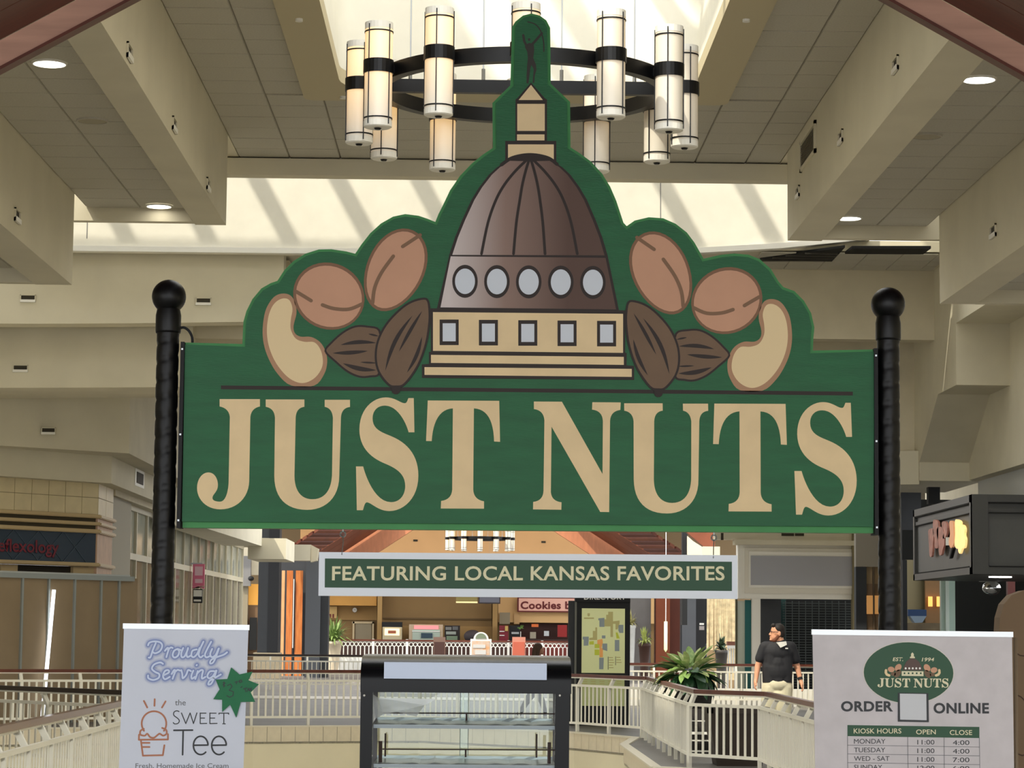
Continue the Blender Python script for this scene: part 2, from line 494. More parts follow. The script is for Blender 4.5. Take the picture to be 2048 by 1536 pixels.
mbk = MB()                                      # skylight bars over the well
for x in (-1.1, 0.4, 1.9): mbk.bar((x, 12, 11.1), (x, 26.3, 11.1), .14, .16)
for y in (14, 17, 20, 23): mbk.bar((-2, y, 11.1), (2.8, y, 11.1), .12, .16)
mbk.bar((-2, 21, 11.3), (2.8, 25, 11.3), .16, .12)
struct(mbk.build('window_1', white), 'skylight glazing bars over the chandelier well')
mb = MB()
for x, y in ((-1.68, 22.6), (-1.45, 25.95), (2.42, 22.4)): mb.lathe((x, y, ZC-.075), [(.035, 0), (.035, .03)], 12)
mb.build('sprinkler_head', fit_white, ceil)
# end fascia and roof slab above
fa = MB().box((cx0-.38, cy1, ZC-.02), (cx1+.42, cy1+.12, ZC+.30))
fa.box((cx0-.38, cy1-.10, ZC-.22), (cx1+.42, cy1+.14, ZC-.02))
fa.box((cx0-.38, 28.36, ZC+.0), (cx0, cy1, ZC+.16)); fa.box((cx1, 29.01, ZC+.0), (cx1+.42, cy1, ZC+.16))
struct(fa.build('trim_1', drywall), 'cream fascia closing the end of the central ceiling')
# ---- beams and side coffers ----
ZB = 6.35; ZK = 6.50
def beam(x0, x1, y0, y1, z0, z1, n, label):
    return struct(box('trim_%d' % n, (x0, y0, z0), (x1, y1, z1), drywall), label)
bl1 = beam(-3.25, -2.90, 13, 28.35, ZB, 8.2, 2, 'cream drywall beam left of the central ceiling')
br1 = beam(3.62, 4.02, 13, 29.0, ZB, 8.2, 3, 'cream drywall beam right of the central ceiling')
ZB2 = 5.49
bl2 = beam(-4.86, -4.46, 13, 27.25, ZB2, 8.2, 4, 'lower cream drywall beam at the far left')
br2 = beam(5.22, 5.62, 13, 28.0, ZB2, 8.2, 5, 'lower cream drywall beam at the far right')
def coffer(x0, x1, y1, z, name, label, n):
    c = struct(box(name, (x0, 13, z+.06), (x1, y1, z+.16), gridmat), label)
    lay_tiles(x0, x1, 18.0, y1-.03, z, c); grid(x0, x1, 18.0, y1-.03, z, c)
    struct(box('trim_%d' % n, (x0-(.4 if x0 < 0 else -.0), y1-.02, z-.15), (x1+(.4 if x0 > 0 else 0), y1+.12, z+.35), drywall), 'cream cross fascia at the end of a side ceiling')
    return c
cl1 = coffer(-4.46, -3.25, 28.15, ZK, 'ceiling_left', 'left strip of acoustic ceiling tiles between two beams', 6)
cr1 = coffer(4.02, 5.22, 28.8, ZK, 'ceiling_right', 'right strip of acoustic ceiling tiles between two beams', 7)
cl2 = coffer(-6.3, -4.86, 27.1, 5.64, 'ceiling_far_left', 'lowest acoustic ceiling strip beyond the far left beam', 8)
cr2 = coffer(5.62, 7.0, 27.9, 5.64, 'ceiling_far_right', 'lowest acoustic ceiling strip beyond the far right beam', 9)

# downlights, speakers, slot lights
def downlight(px, py, z, label, lit=True):
    p = PZ(px, py, z); t = thing('recessed_downlight' if lit else 'ceiling_speaker', label, 'downlight' if lit else 'speaker', (p.x, p.y, z-.02), 'recessed downlights' if lit else 'ceiling speakers')
    rim = MB(); n = 28; r0_, r1_ = .153, .135
    vs = [(p.x+r*math.cos(2*PI*i/n), p.y+r*math.sin(2*PI*i/n), zz) for r, zz in ((r0_, z+.0), (r0_-.005, z-.018), (r1_, z-.018), (r1_, z+.0)) for i in range(n)]
    fs = [(q*n+i, q*n+(i+1) % n, (q+1)*n+(i+1) % n, (q+1)*n+i) for q in range(3) for i in range(n)]
    rim.add(vs, fs).build('trim_ring', fit_white if lit else tilemat, t)
    MB().lathe((p.x, p.y, z-.012), [(r1_, 0), (r1_, .008)], n).build('lamp' if lit else 'grille', lampglow if lit else M('speaker_grille', (170, 162, 140), .8), t)
    return t
downlight(99, 125, ZK, 'round lit downlight nearest the left wooden rafter')
downlight(318, 411, ZK, 'round lit downlight at the far end of the left ceiling strip')
downlight(1958, 157, ZK, 'round lit downlight nearest the right wooden rafter')
downlight(1698, 435, ZK, 'round lit downlight at the far end of the right ceiling strip')
downlight(185, 240, ZK, 'unlit round ceiling speaker in the left ceiling strip', False)
downlight(1853, 271, ZK, 'unlit round ceiling speaker in the right ceiling strip', False)
slotdark = M('slot_shadow', (60, 54, 42), .8)
def slot_light(p, axis, label, s=1.0):
    """small recessed slot: frame, dark throat, pale lower lip.  axis 'y' faces -Y, 'x+' / 'x-' faces +-X"""
    t = thing('slot_light', label, 'wall light', tuple(p), 'small slot lights in the bulkheads')
    W_, H_ = .26*s, .13*s
    def put(mb):
        vs = []
        for v in mb.v:
            if axis == 'y': q = Vector((v.x, v.y, v.z))
            elif axis == 'x+': q = Vector((-v.y, v.x, v.z))
            else: q = Vector((v.y, -v.x, v.z))
            vs.append(p+q)
        mb.v = vs; return mb
    fr = MB()
    for lo, hi in (((-W_/2, -.02, -H_/2), (-W_/2+.015, .01, H_/2)), ((W_/2-.015, -.02, -H_/2), (W_/2, .01, H_/2)), ((-W_/2, -.02, H_/2-.015), (W_/2, .01, H_/2))): fr.box(lo, hi)
    put(fr).build('frame', drywall, t)
    put(MB().box((-W_/2+.015, -.004, -H_/2), (W_/2-.015, .01, H_/2-.015))).build('throat', slotdark, t)
    put(MB().prism([(-W_/2, -.028, -H_/2), (W_/2, -.028, -H_/2), (W_/2, -.028, -H_/2+.045), (-W_/2, -.028, -H_/2+.045)], [(-W_/2, .01, -H_/2), (W_/2, .01, -H_/2), (W_/2, .01, -H_/2+.03), (-W_/2, .01, -H_/2+.03)])).build('lip', fit_white, t)
    return t
for (px, py), lb in (((257, 105), 'slot light on the left beam, nearest the wooden rafter'), ((347, 250), 'slot light on the left beam, middle of three'), ((415, 370), 'slot light on the left beam, beside the sunlit wall')):
    slot_light(PX(px, py, -2.90), 'x+', lb)
for (px, py), lb in (((1793, 130), 'slot light on the right beam, nearest the wooden rafter'), ((1683, 275), 'slot light on the right beam beside the vent grille'), ((1597, 385), 'slot light on the right beam, beside the sunlit wall')):
    slot_light(PX(px, py, 3.62), 'x-', lb)
slot_light(PX(33, 432, -4.46), 'x+', 'slot light on the lower far left beam')
slot_light(PX(1988, 463, 5.22), 'x-', 'slot light on the lower far right beam')
# vent grille on the right beam
a = PX(1603, 345, 3.62); b = PX(1633, 240, 3.62)
y0_, y1_ = min(a.y, b.y), max(a.y, b.y); z0_ = PX(1618, 325, 3.62).z; z1_ = PX(1618, 262, 3.62).z
vt = thing('vent_grille', 'louvred return air grille on the side of the right beam', 'vent', (3.6, (y0_+y1_)/2, z0_))
mb = MB()
for lo, hi in (((3.595, y0_, z0_), (3.62, y0_+.07, z1_)), ((3.595, y1_-.07, z0_), (3.62, y1_, z1_)), ((3.595, y0_, z0_), (3.62, y1_, z0_+.04)), ((3.595, y0_, z1_-.04), (3.62, y1_, z1_))): mb.box(lo, hi)
mb.build('frame', drywall, vt)
gm = M('louvre_metal', (120, 112, 92), .6)
n = 12
for i in range(n):
    z = z0_+.05+(z1_-z0_-.1)*(i+.5)/n
    MB().prism([(3.600, y0_+.06, z-.012), (3.600, y1_-.06, z-.012), (3.600, y1_-.06, z-.004), (3.600, y0_+.06, z-.004)], [(3.625, y0_+.06, z+.004), (3.625, y1_-.06, z+.004), (3.625, y1_-.06, z+.012), (3.625, y0_+.06, z+.012)]).build('slat', gm, vt)

# ---- sunlit skylight wall beyond the ceiling ----
YW = 42.0
pts = [(60, 500), (131, 502), (575, 507), (1000, 509), (1400, 506), (1560, 497), (1660, 487), (1742, 478), (1742, 300), (60, 300)]
w3 = [P(x, y, YW) for x, y in pts]
zt = 12.0
poly = [(p.x, p.z) for p in w3[:8]]+[(w3[7].x, zt), (w3[0].x, zt)]
sw = struct(MB().xz(poly, YW, YW+.2).build('wall_skylight', whitewall), 'sunlit white wall of the skylight well across the atrium')
mb = MB()
for a, b in zip(w3[:7], w3[1:8]): mb.bar((a.x, YW-.02, a.z+.04), (b.x, YW-.02, b.z+.04), .10, .09)
mb.build('ledge', white, sw)
for px in (175, 1321):
    p = P(px, 430, YW); box('panel_joint', (p.x-.006, YW-.006, 8.3), (p.x+.006, YW, zt), greypaint, sw)
# skylight roof bars that stripe the wall
sk = MB()
x = -16.0
while x < 8:
    sk.bar((x, 18, 14.0), (x, 43, 14.0), .27, .12); x += 1.38
sk.box((-18, 30.9, 14.05), (12, 38.46, 14.2)); sk.box((-18, 27.3, 14.05), (-4.6, 31, 14.2))  # unseen solid roof bands added to keep sun and sky off the bulkheads
struct(sk.build('window_2', white), 'skylight rafters striping the white wall with sun, with added light-blocking roof bands')
# ceiling beyond the skylight wall
cb = MB()
for xa_, xb_, ya_, yb_ in ((-16, 16, 42.2, 53), (-16, -3, 53, 57), (6.5, 16, 53, 57), (-16, 16, 57, 68), (-16, 16, 80, 86.5), (-16, -12, 86.5, 91), (-5, 16, 86.5, 91), (-16, 16, 97, 113)): cb.box((xa_, ya_, 8.27), (xb_, yb_, 8.45))  # unseen far slabs and gaps are placed to set how much daylight enters
cbo = struct(cb.build('ceiling_back', drywall), 'flat ceiling over the far walkway, with unseen slabs added to shape the light')
xa, xb = P(1500, 520, 44).x, 8.1
lay_tiles(xa, xb, 42.25, 44.2, 8.23, cbo)
louv = thing('louvred_opening', 'black louvred opening in the ceiling beside the sunlit wall', 'ceiling opening', tuple(P(1610, 512, 43.4)))
mb = MB(); q = [PZ(x, y, 8.22) for x, y in ((1520, 517), (1690, 495), (1664, 523), (1520, 523))]
mb.prism([(v.x, v.y, 8.22) for v in q], [(v.x, v.y, 8.26) for v in q]); mb.build('throat', dark, louv)
slm = M('dark_slat', (62, 58, 50), .6)
for xa_, xb_, yy_ in ((1610, 1676, 507.5), (1572, 1673, 512), (1545, 1669, 516.5), (1524, 1665, 521)):
    a = PZ(xa_, yy_, 8.2); b = PZ(xb_, yy_, 8.2); MB().box((a.x, a.y-.025, 8.195), (b.x, a.y+.025, 8.22)).build('slat', slm, louv)
q = [PZ(x, y, 8.215) for x, y in ((1704, 497), (1862, 497), (1846, 509), (1690, 508))]
sl = MB().prism([(v.x, v.y, 8.215) for v in q], [(v.x, v.y, 8.26) for v in q]).build('ceiling_slot', dark)
tag(sl, 'long black gap where ceiling tiles are missing at the right', 'ceiling opening')

# ---- left tiers of bulkhead ----
zT1b = 6.97
x_r = P(567, 560, 42.35).x
def arc_tier(ptsx, Y0, bow, z0, z1, th, name, label):
    """bulkhead with a gently bowed bottom edge"""
    xa, xb = ptsx; n = 14
    bot = [(xa+(xb-xa)*i/n, z0-bow*math.sin(PI*i/n)) for i in range(n+1)]
    return struct(MB().xz(bot+[(xb, z1), (xa, z1)], Y0, Y0+th).build(name, drywall), label)
arc_tier((-15, x_r), 42.35, 0.10, zT1b, 8.27, .5, 'trim_10', 'topmost cream bulkhead band at left under the sunlit wall')
x_r2 = P(386, 660, 43.3).x
arc_tier((-15, x_r2), 43.3, 0.06, 5.92, 8.2, 1.95, 'trim_11', 'second cream bulkhead band at left')
struct(MB().slab([(x_r2, 43.6), (x_r, 43.6), (x_r, 60), (x_r2-1.5, 60)], 6.8, 8.2).build('trim_12', drywall2), 'cream return of the left bulkhead')
def tier(pts, back, z0, z1, name, label, mat=drywall):
    return struct(MB().slab(list(pts)+back, z0, z1).build(name, mat), label)
B3 = (-6.57, 47.2); A3 = (-8.65-4.2, 45.5-3.4)
tier([A3, B3, (-6.57, 62)], [(-9.5, 62), (-14, 50)], 5.02, 6.8, 'trim_13', 'third cream bulkhead band at left, folding back along the corridor')
B4 = (-7.02, 48.1); A4 = (-8.74-4.2, 46.0-5.1+.2)
tier([A4, B4, (-7.02, 82)], [(-9.5, 82), (-14, 52)], 4.50, 5.2, 'trim_14', 'lowest cream bulkhead band over the corner shop')
for (px, py, Y), lb in (((56, 597, 42.35), 'slot light on the topmost left bulkhead, near the frame edge'), ((407, 603, 42.35), 'slot light on the topmost left bulkhead, right of the black pole'), ((41, 737, 43.3), 'slot light on the second left bulkhead')):
    slot_light(P(px, py, Y), 'y', lb)
p = P(97, 862, 45.92); slot_light(p, 'y', 'slot light on the third left bulkhead')
# air vent at left
vv = thing('air_vent', 'white framed double air vent over the corner shop', 'vent', tuple(P(25, 930, 46.4)))
p0 = P(-20, 936, 46.45); p1 = P(55, 907, 46.95)
mb = MB(); dirv = Vector((p1.x-p0.x, p1.y-p0.y, 0))
mb.prism([p0, Vector((p1.x, p1.y, p0.z-.02)), p1, Vector((p0.x, p0.y, p1.z+.02))], [v+Vector((0, .5, 0)) for v in (p0, Vector((p1.x, p1.y, p0.z-.02)), p1, Vector((p0.x, p0.y, p1.z+.02)))]); mb.build('frame', fit_white, vv)
for t0, t1 in ((.06, .44), (.50, .93)):
    a = p0.lerp(Vector((p1.x, p1.y, p0.z-.02)), t0)+Vector((0, -.03, .04)); b = p0.lerp(Vector((p1.x, p1.y, p0.z-.02)), t1)+Vector((0, -.03, .04))
    h = p1.z-p0.z-.06
    MB().prism([a, b, b+Vector((0, 0, h)), a+Vector((0, 0, h))], [v+Vector((0, .03, 0)) for v in (a, b, b+Vector((0, 0, h)), a+Vector((0, 0, h)))]).build('grille', M('vent_dark_%d' % int(t0*100), (66, 62, 46), .7), vv)
box('grille', (-7.03, 51.6, 4.72), (-7.0, 52.6, 4.95), slotdark, tag(box('wall_vent', (-7.04, 51.4, 4.66), (-7.01, 52.8, 5.01), fit_white), 'small white framed vent on the left corridor bulkhead', 'vent'))

# ---- right side: pier with raked underside, wall, ceiling tiers ----
yz = [(30, 7.06), (42.3, 7.06), (42.3, 6.0), (44.0, 6.0), (45.9, 4.92), (45.9, 4.58), (50, 4.58), (50, 9), (30, 9)]
struct(MB().yz(yz, 8.16, 9.12).build('trim_15', drywall), 'stepped cream bulkhead with a raked underside at right')
struct(MB().yz([(24, 4.60), (50, 4.60), (50, 9), (24, 9)], 9.08, 9.4).build('wall_right', drywall), 'tall cream wall at right')
struct(MB().yz([(24, 2.74), (46.3, 2.74), (46.3, 5), (24, 5)], 9.32, 9.6).build('wall_right_lower', M('shop_wall', (206, 206, 202), .8)), 'pale wall above the dark shop sign')
struct(MB().slab([(P(1500, 600, 44.3).x, 44.3), (8.17, 44.3), (8.17, 44.7), (P(1500, 600, 44.3).x, 44.7)], 7.0, 8.3).build('trim_16', drywall2), 'cream bulkhead under the far ceiling at right')
struct(MB().slab([(P(1500, 700, 46.4).x, 46.4), (8.17, 46.4), (8.17, 46.8), (P(1500, 700, 46.4).x, 46.8)], 5.12, 8.3).build('trim_17', drywall2), 'second cream bulkhead behind the right black pole')
struct(MB().slab([(6.9, 46.6), (8.17, 46.0), (8.17, 50), (6.9, 50)], 4.52, 5.14).build('trim_18', drywall), 'small lower cream bulkhead behind the right black pole')

# ---- outer walls of the mall hall, mostly out of view, several added to block light ----
struct(box('wall_sky_blocker', (-16, 27.3, 8.25), (12, 27.4, 14), whitewall), 'unseen wall added above the ceiling to block sky light')  # added above the ceiling, unseen, to keep sky light off the bulkheads
struct(box('wall_left_blocker', (-16.2, -6, 0), (-16.0, 43, 14), drywall), 'unseen outer wall added at far left to cut side light')  # added out of view to cut side light reaching the ceiling
struct(box('wall_sky_blocker_right', (12, 26.9, 8), (12.2, 43, 14), whitewall), 'unseen upper side wall added at right to block sky light')  # added unseen at the skylight's side to close off low sky
struct(box('wall_right_blocker', (10.4, -6, 0), (10.6, 24, 8.3), drywall), 'unseen outer wall added at far right to cut side light')  # added out of view to dim the ceiling from the right
struct(box('ceiling_near_left', (-16, -6, 7.6), (-6.3, 30, 7.8), drywall), 'plain ceiling beyond the left beams')
struct(box('ceiling_near_right', (7.0, -6, 7.6), (10.5, 30, 7.8), drywall), 'plain ceiling beyond the right beams')
struct(box('wall_end', (-16, 112, 0), (16, 112.2, 9), M('end_wall', (150, 128, 96), .8)), 'dim wall at the far end of the mall')
struct(box('wall_shop_blocker', (12.2, 24, 0), (12.4, 60, 2.76), M('shop_blocker_wall', (70, 68, 64), .8)), 'dim side wall added behind the right shops to shut out sky light')  # added to close the low sky opening on the right
struct(box('wall_far_blocker', (12.2, 50, 2.76), (12.4, 68, 8.3), drywall), 'outer wall added beside the far walkway at right to block light')  # added to block outside light from the far shop fascia

# ---- wooden gable above the kiosk ----
YG = 12.3
def gable(pl, pr, Y, y_near, name, label):
    """pl, pr: two pixels each on the lower edge of the rafters"""
    g = thing(name, label, 'roof gable', tuple(P(1038, 60, Y)))
    for side, (a, b, c, d) in (('left', pl), ('right', pr)):
        lo0, lo1 = P(*a, Y), P(*b, Y)            # lower edge outer -> inner
        up0, up1 = P(*c, Y), P(*d, Y)
        dl = (lo1-lo0).normalized(); ap = (0.37-lo0.x)/dl.x
        e0 = lo0-dl*1.6; e1 = lo0+dl*ap
        h = (up0.z-lo0.z)
        hv = Vector((0, 0, h))
        MB().prism([e0, e1, e1+hv, e0+hv], [v+Vector((0, .07, 0)) for v in (e0, e1, e1+hv, e0+hv)]).build('rafter', woodpale, g)
        MB().prism([e0-Vector((0, .02, .012)), e1-Vector((0, .02, .012)), e1+Vector((0, -.02, .006)), e0+Vector((0, -.02, .006))], [v+Vector((0, .09, 0)) for v in (e0-Vector((0, .02, .012)), e1-Vector((0, .02, .012)), e1+Vector((0, -.02, .006)), e0+Vector((0, -.02, .006)))]).build('shadow_bead', wooddark, g)
        n = 26                                    # soffit planks running across the slope
        for i in range(n):
            y1 = Y-.01-(Y-y_near)*i/n; y0 = Y-.01-(Y-y_near)*(i+1)/n+.008
            z = hv*1.0
            q = [e0+z, e1+z]
            MB().prism([Vector((q[0].x, y0, q[0].z)), Vector((q[1].x, y0, q[1].z)), Vector((q[1].x, y1, q[1].z)), Vector((q[0].x, y1, q[0].z))],
                       [Vector((q[0].x, y0, q[0].z+.04)), Vector((q[1].x, y0, q[1].z+.04)), Vector((q[1].x, y1, q[1].z+.04)), Vector((q[0].x, y1, q[0].z+.04))]).build('plank', wooddark, g)
    return g
g = gable(((0, 137), (258, 0), (0, 80), (150, 0)), ((2048, 150), (1780, 0), (2048, 92), (1885, 0)), YG, 1.5, 'timber_gable', 'dark wooden gable roof with pale rafters above the kiosk')

# ================================================================== KIOSK SIGN
YS = 11.1
green = M('sign_green', (22, 92, 52), .55, var=.10, vscale=5, stretch=(1, 1, 6), bump=.15, bscale=30)
lime = M('sign_edge_green', (52, 132, 66), .5, var=.08, vscale=6)
cream = M('sign_cream', (228, 202, 156), .6, var=.05, vscale=8)
darkbrown = M('sign_dark', (40, 28, 22), .6)
palegrey = M('sign_window', (206, 212, 220), .5)
tan = M('nut_tan', (198, 150, 120), .6, var=.04, vscale=6)
tanline = M('nut_line', (128, 92, 66), .6)
almond = M('almond_brown', (112, 88, 66), .6, var=.06, vscale=9)
cashew = M('cashew_cream', (228, 204, 158), .6)
cashline = M('cashew_line', (172, 132, 100), .6)
grooved = M('nut_groove', (128, 96, 70), .6)
xl = P(900, 450, YS).x; xr = P(1215, 450, YS).x
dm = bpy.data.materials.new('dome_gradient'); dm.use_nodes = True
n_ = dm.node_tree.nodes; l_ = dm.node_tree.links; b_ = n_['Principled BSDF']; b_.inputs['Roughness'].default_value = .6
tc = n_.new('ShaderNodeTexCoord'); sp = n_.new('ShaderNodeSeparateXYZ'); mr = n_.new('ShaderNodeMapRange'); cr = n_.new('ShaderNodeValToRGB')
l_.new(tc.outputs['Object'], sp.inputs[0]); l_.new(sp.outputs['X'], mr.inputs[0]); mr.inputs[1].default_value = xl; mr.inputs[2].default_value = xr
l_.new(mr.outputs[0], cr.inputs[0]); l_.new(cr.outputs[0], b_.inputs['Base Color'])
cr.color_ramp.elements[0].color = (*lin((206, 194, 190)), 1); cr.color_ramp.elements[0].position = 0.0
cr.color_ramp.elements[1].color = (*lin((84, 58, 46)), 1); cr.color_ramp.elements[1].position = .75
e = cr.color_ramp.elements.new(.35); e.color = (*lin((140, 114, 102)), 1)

OUT = [(364, 1055), (370, 684), (484, 687), (484.5, 672), (486, 642), (492, 621), (504, 597), (522, 575.6), (540.6, 565), (554, 560.5), (568, 539), (586, 521), (610, 506), (637, 497.5), (662, 497), (692, 501.4), (710, 506), (722, 488), (740, 465), (761.6, 445.4), (785.8, 431.8), (810, 426.6), (837, 430), (855, 436), (870.5, 442.4), (876.6, 427), (885.7, 409), (900, 379), (920, 350), (944, 325), (965, 308), (986, 294), (985, 204), (1021, 168.6), (1024.4, 51.6), (1031, 41), (1046, 29), (1063, 24.7), (1080, 29), (1093, 38.7), (1100.7, 53.7), (1101.8, 165.4), (1140.5, 202), (1141.5, 293), (1160, 305), (1182, 321), (1205, 346), (1221, 372), (1233, 400), (1247.5, 444), (1254, 450.8), (1269.8, 439.7), (1298, 433), (1327, 435), (1352, 446), (1374.5, 463.5), (1390, 484), (1408, 516), (1444, 508), (1469.7, 505.7), (1498, 508), (1520.5, 517), (1542.7, 536.5), (1558.5, 562), (1568, 573), (1590, 581), (1609, 600), (1623.6, 625), (1630, 654), (1628, 676), (1627, 700), (1750, 698), (1748, 1066)]
sign = thing('hanging_kiosk_sign', 'large green shaped wooden sign with dome, nuts and cream JUST NUTS lettering', 'sign', tuple(P(1056, 1060, YS)))
def px_poly_solid(name, pts_px, Y, y0, y1, mat, parent):
    pts = [P(x, y, Y) for x, y in pts_px]
    if area2([(p.x, p.z) for p in pts]) < 0: pts.reverse()
    return MB().xz([(p.x, p.z) for p in pts], y0, y1).build(name, mat, parent)
inn = inset(OUT, 6.5)
inn[0] = (364, 1043); inn[-1] = (1747, 1053.5); inn[1] = (370, 689); inn[-2] = (1749, 703)
# keep the flat shoulders level
px_poly_solid('edge_board', OUT, YS, YS+.02, YS+.10, lime, sign)
px_poly_solid('panel', inn, YS, YS, YS+.03, green, sign)
# dome
dome = MB
def sh(name, pts, layer, mat, parent=sign): return sheet(name, pts, YS, layer, mat, parent)
D = darkbrown
hw = [(311, 0), (314, 22), (322, 46), (335, 66), (350, 82), (375, 101), (400, 116), (440, 134), (475, 148), (510, 159)]
dl = [(1060-w_*1.0-(y-310)*.012, y) for y, w_ in hw]; dr = [(1060+w_*.99-(y-310)*.012, y+(0 if y < 480 else 1)) for y, w_ in hw]
lan = sh('lantern_outline', [(1062, 165), (1034, 197), (1031, 199), (1031, 282), (1010.5, 282), (1010.5, 330), (1112.5, 330), (1112.5, 282), (1094, 282), (1094, 199), (1090, 197)], 1, D)
sh('lantern_pane', [(1062, 170), (1037.3, 200.2), (1085.7, 200.2)], 2, cream, lan)
sh('lantern_pane', [(1034.5, 208), (1089.5, 208), (1089.5, 262), (1034.5, 262)], 2, cream, lan)
sh('lantern_pane', [(1034, 269), (1089, 269), (1089, 281), (1034, 281)], 2, cream, lan)
sh('lantern_pane', [(1016, 289), (1107.6, 289), (1107.6, 324), (1016, 324)], 2, cream, lan)
dome_o = sh('dome_outline', dl[::-1]+dr+[(1238, 622), (874, 617)], 3, D)
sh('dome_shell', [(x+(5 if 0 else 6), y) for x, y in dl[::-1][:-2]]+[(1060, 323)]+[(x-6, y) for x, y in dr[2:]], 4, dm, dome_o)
ribs = []
for bx, mx, c in ((963, 991.6, -1), (1027, 1039.5, -.3), (1090, 1080, .3), (1154.5, 1127, 1)):
    ln = [(1060+c*4, 318), (1060+(mx-1060)*.42, 342), (1060+(mx-1060)*.75, 370), (mx, 401), (mx+(bx-mx)*.55, 446), (bx, 508)]
    ribs.append(catmull(ln, 5, False))
strokes('dome_rib', ribs, 5.5, YS, 5, D, dome_o)
strokes('dome_cap', [catmull([(1003, 330), (1025, 316), (1060, 310), (1095, 316), (1114, 329)], 6, False)], 7, YS, 5, D, dome_o)
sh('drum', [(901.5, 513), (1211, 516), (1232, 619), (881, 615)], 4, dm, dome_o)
for i, cx in enumerate((930, 993.8, 1057.4, 1121.5, 1185.7)):
    cy = 563+i*.55
    ring = sh('oval_window_frame', [(cx+25.5*math.cos(t*PI/16), cy+33*math.sin(t*PI/16)) for t in range(32)], 5, D, dome_o)
    sh('oval_window', [(cx+20*math.cos(t*PI/16), cy+25.5*math.sin(t*PI/16)) for t in range(32)], 6, palegrey, dome_o)
bas = sh('base_outline', [(861, 617), (1250, 621), (1250, 706), (1253, 706), (1253, 731), (1268, 732), (1268, 760), (844, 756), (844, 729), (858, 728), (858, 704), (862, 704)], 4, D)
sh('base_band', [(866, 624.5), (1246, 628), (1246, 706), (866, 702)], 5, cream, bas)
sh('base_step', [(862, 710), (1247.5, 714), (1247.5, 730), (862, 726)], 5, cream, bas)
sh('base_step', [(849, 734.5), (1263.4, 738), (1263.4, 754), (849, 750)], 5, cream, bas)
for i, cx in enumerate((898.4, 976.8, 1055.5, 1134, 1213)):
    cy = 665+i*.65
    sh('square_window_frame', [(cx-19, cy-25.5), (cx+19, cy-25.5), (cx+19, cy+25.5), (cx-19, cy+25.5)], 6, D, bas)
    sh('square_window', [(cx-13, cy-18), (cx+13, cy-18), (cx+13, cy+18), (cx-13, cy+18)], 7, palegrey, bas)
sh('ground_line', [(442, 771), (1705.6, 783.5), (1705.6, 791), (442, 778.5)], 1, D)
# archer silhouette on the finial
def z4(p): return (960+p[0]/4.655, p[1]/4.655)
fig = M('figure_dark', (48, 46, 38), .6)
tor = [(425, 415), (460, 400), (500, 408), (505, 470), (496, 540), (520, 600), (526, 650), (510, 705), (507, 770), (489, 772), (496, 690), (500, 645), (478, 604), (468, 640), (461, 700), (451, 778), (433, 776), (434, 700), (440, 600), (446, 540), (440, 480), (418, 440)]
ar = sh('figure', [z4(p) for p in tor], 1, fig)
strokes('figure_limb', [[z4(p) for p in l] for l in ([(432, 425), (412, 385), (403, 330)], [(488, 412), (535, 360), (575, 312)], [(458, 368), (458, 372)])], 5.0, YS, 2, fig, ar)
strokes('bow', [[z4(p) for p in catmull([(445, 205), (515, 228), (565, 290), (592, 390), (594, 480)], 5, False)]], 2.4, YS, 2, fig, ar)

# nuts, traced on the left half and mirrored to the right
def z2(p): return (480+p[0]/3.303, 400+p[1]/3.303)
XM = P(1055.6, 650, YS).x
def nut_sheet(name, pts, layer, mat, parent, mirror):
    w_ = [P(*z2(p), YS) for p in pts]
    q = [((2*XM-v.x) if mirror else v.x, v.z) for v in w_]
    if area2(q) < 0: q.reverse()
    y1 = YS-layer*.0012
    return MB().prism([(x, y1, z) for x, z in q], [(x, YS, z) for x, z in q]).build(name, mat, parent)
def nut_stroke(name, lines, wd, layer, mat, parent, mirror):
    s = 1/450.0/3.303; mb = MB()
    for ln in lines:
        w_ = [P(*z2(p), YS) for p in ln]
        stroke_mb(mb, [((2*XM-v.x) if mirror else v.x, v.z) for v in w_], [x*s for x in wd] if isinstance(wd, list) else wd*s, YS-layer*.0012)
    return mb.build(name, mat, parent)
def ell(cx, cy, a, b, ang, n=36, egg=0.0):
    c, s_ = math.cos(ang), math.sin(ang); o = []
    for i in range(n):
        t = 2*PI*i/n; x = a*math.cos(t); y = b*math.sin(t)*(1+egg*math.cos(t))
        o.append((cx+x*c-y*s_, cy+x*s_+y*c))
    return o
def lens(p, q, wd, bow=0.0, n=10):
    p = Vector(p); q = Vector(q); d = q-p; nn = Vector((-d.y, d.x)).normalized(); a = []; b = []
    for i in range(n+1):
        t = i/n; m = p+d*t+nn*bow*math.sin(PI*t); h = wd/2*math.sin(PI*t)**.8
        a.append(tuple(m+nn*h)); b.append(tuple(m-nn*h))
    return a+b[::-1][1:-1]
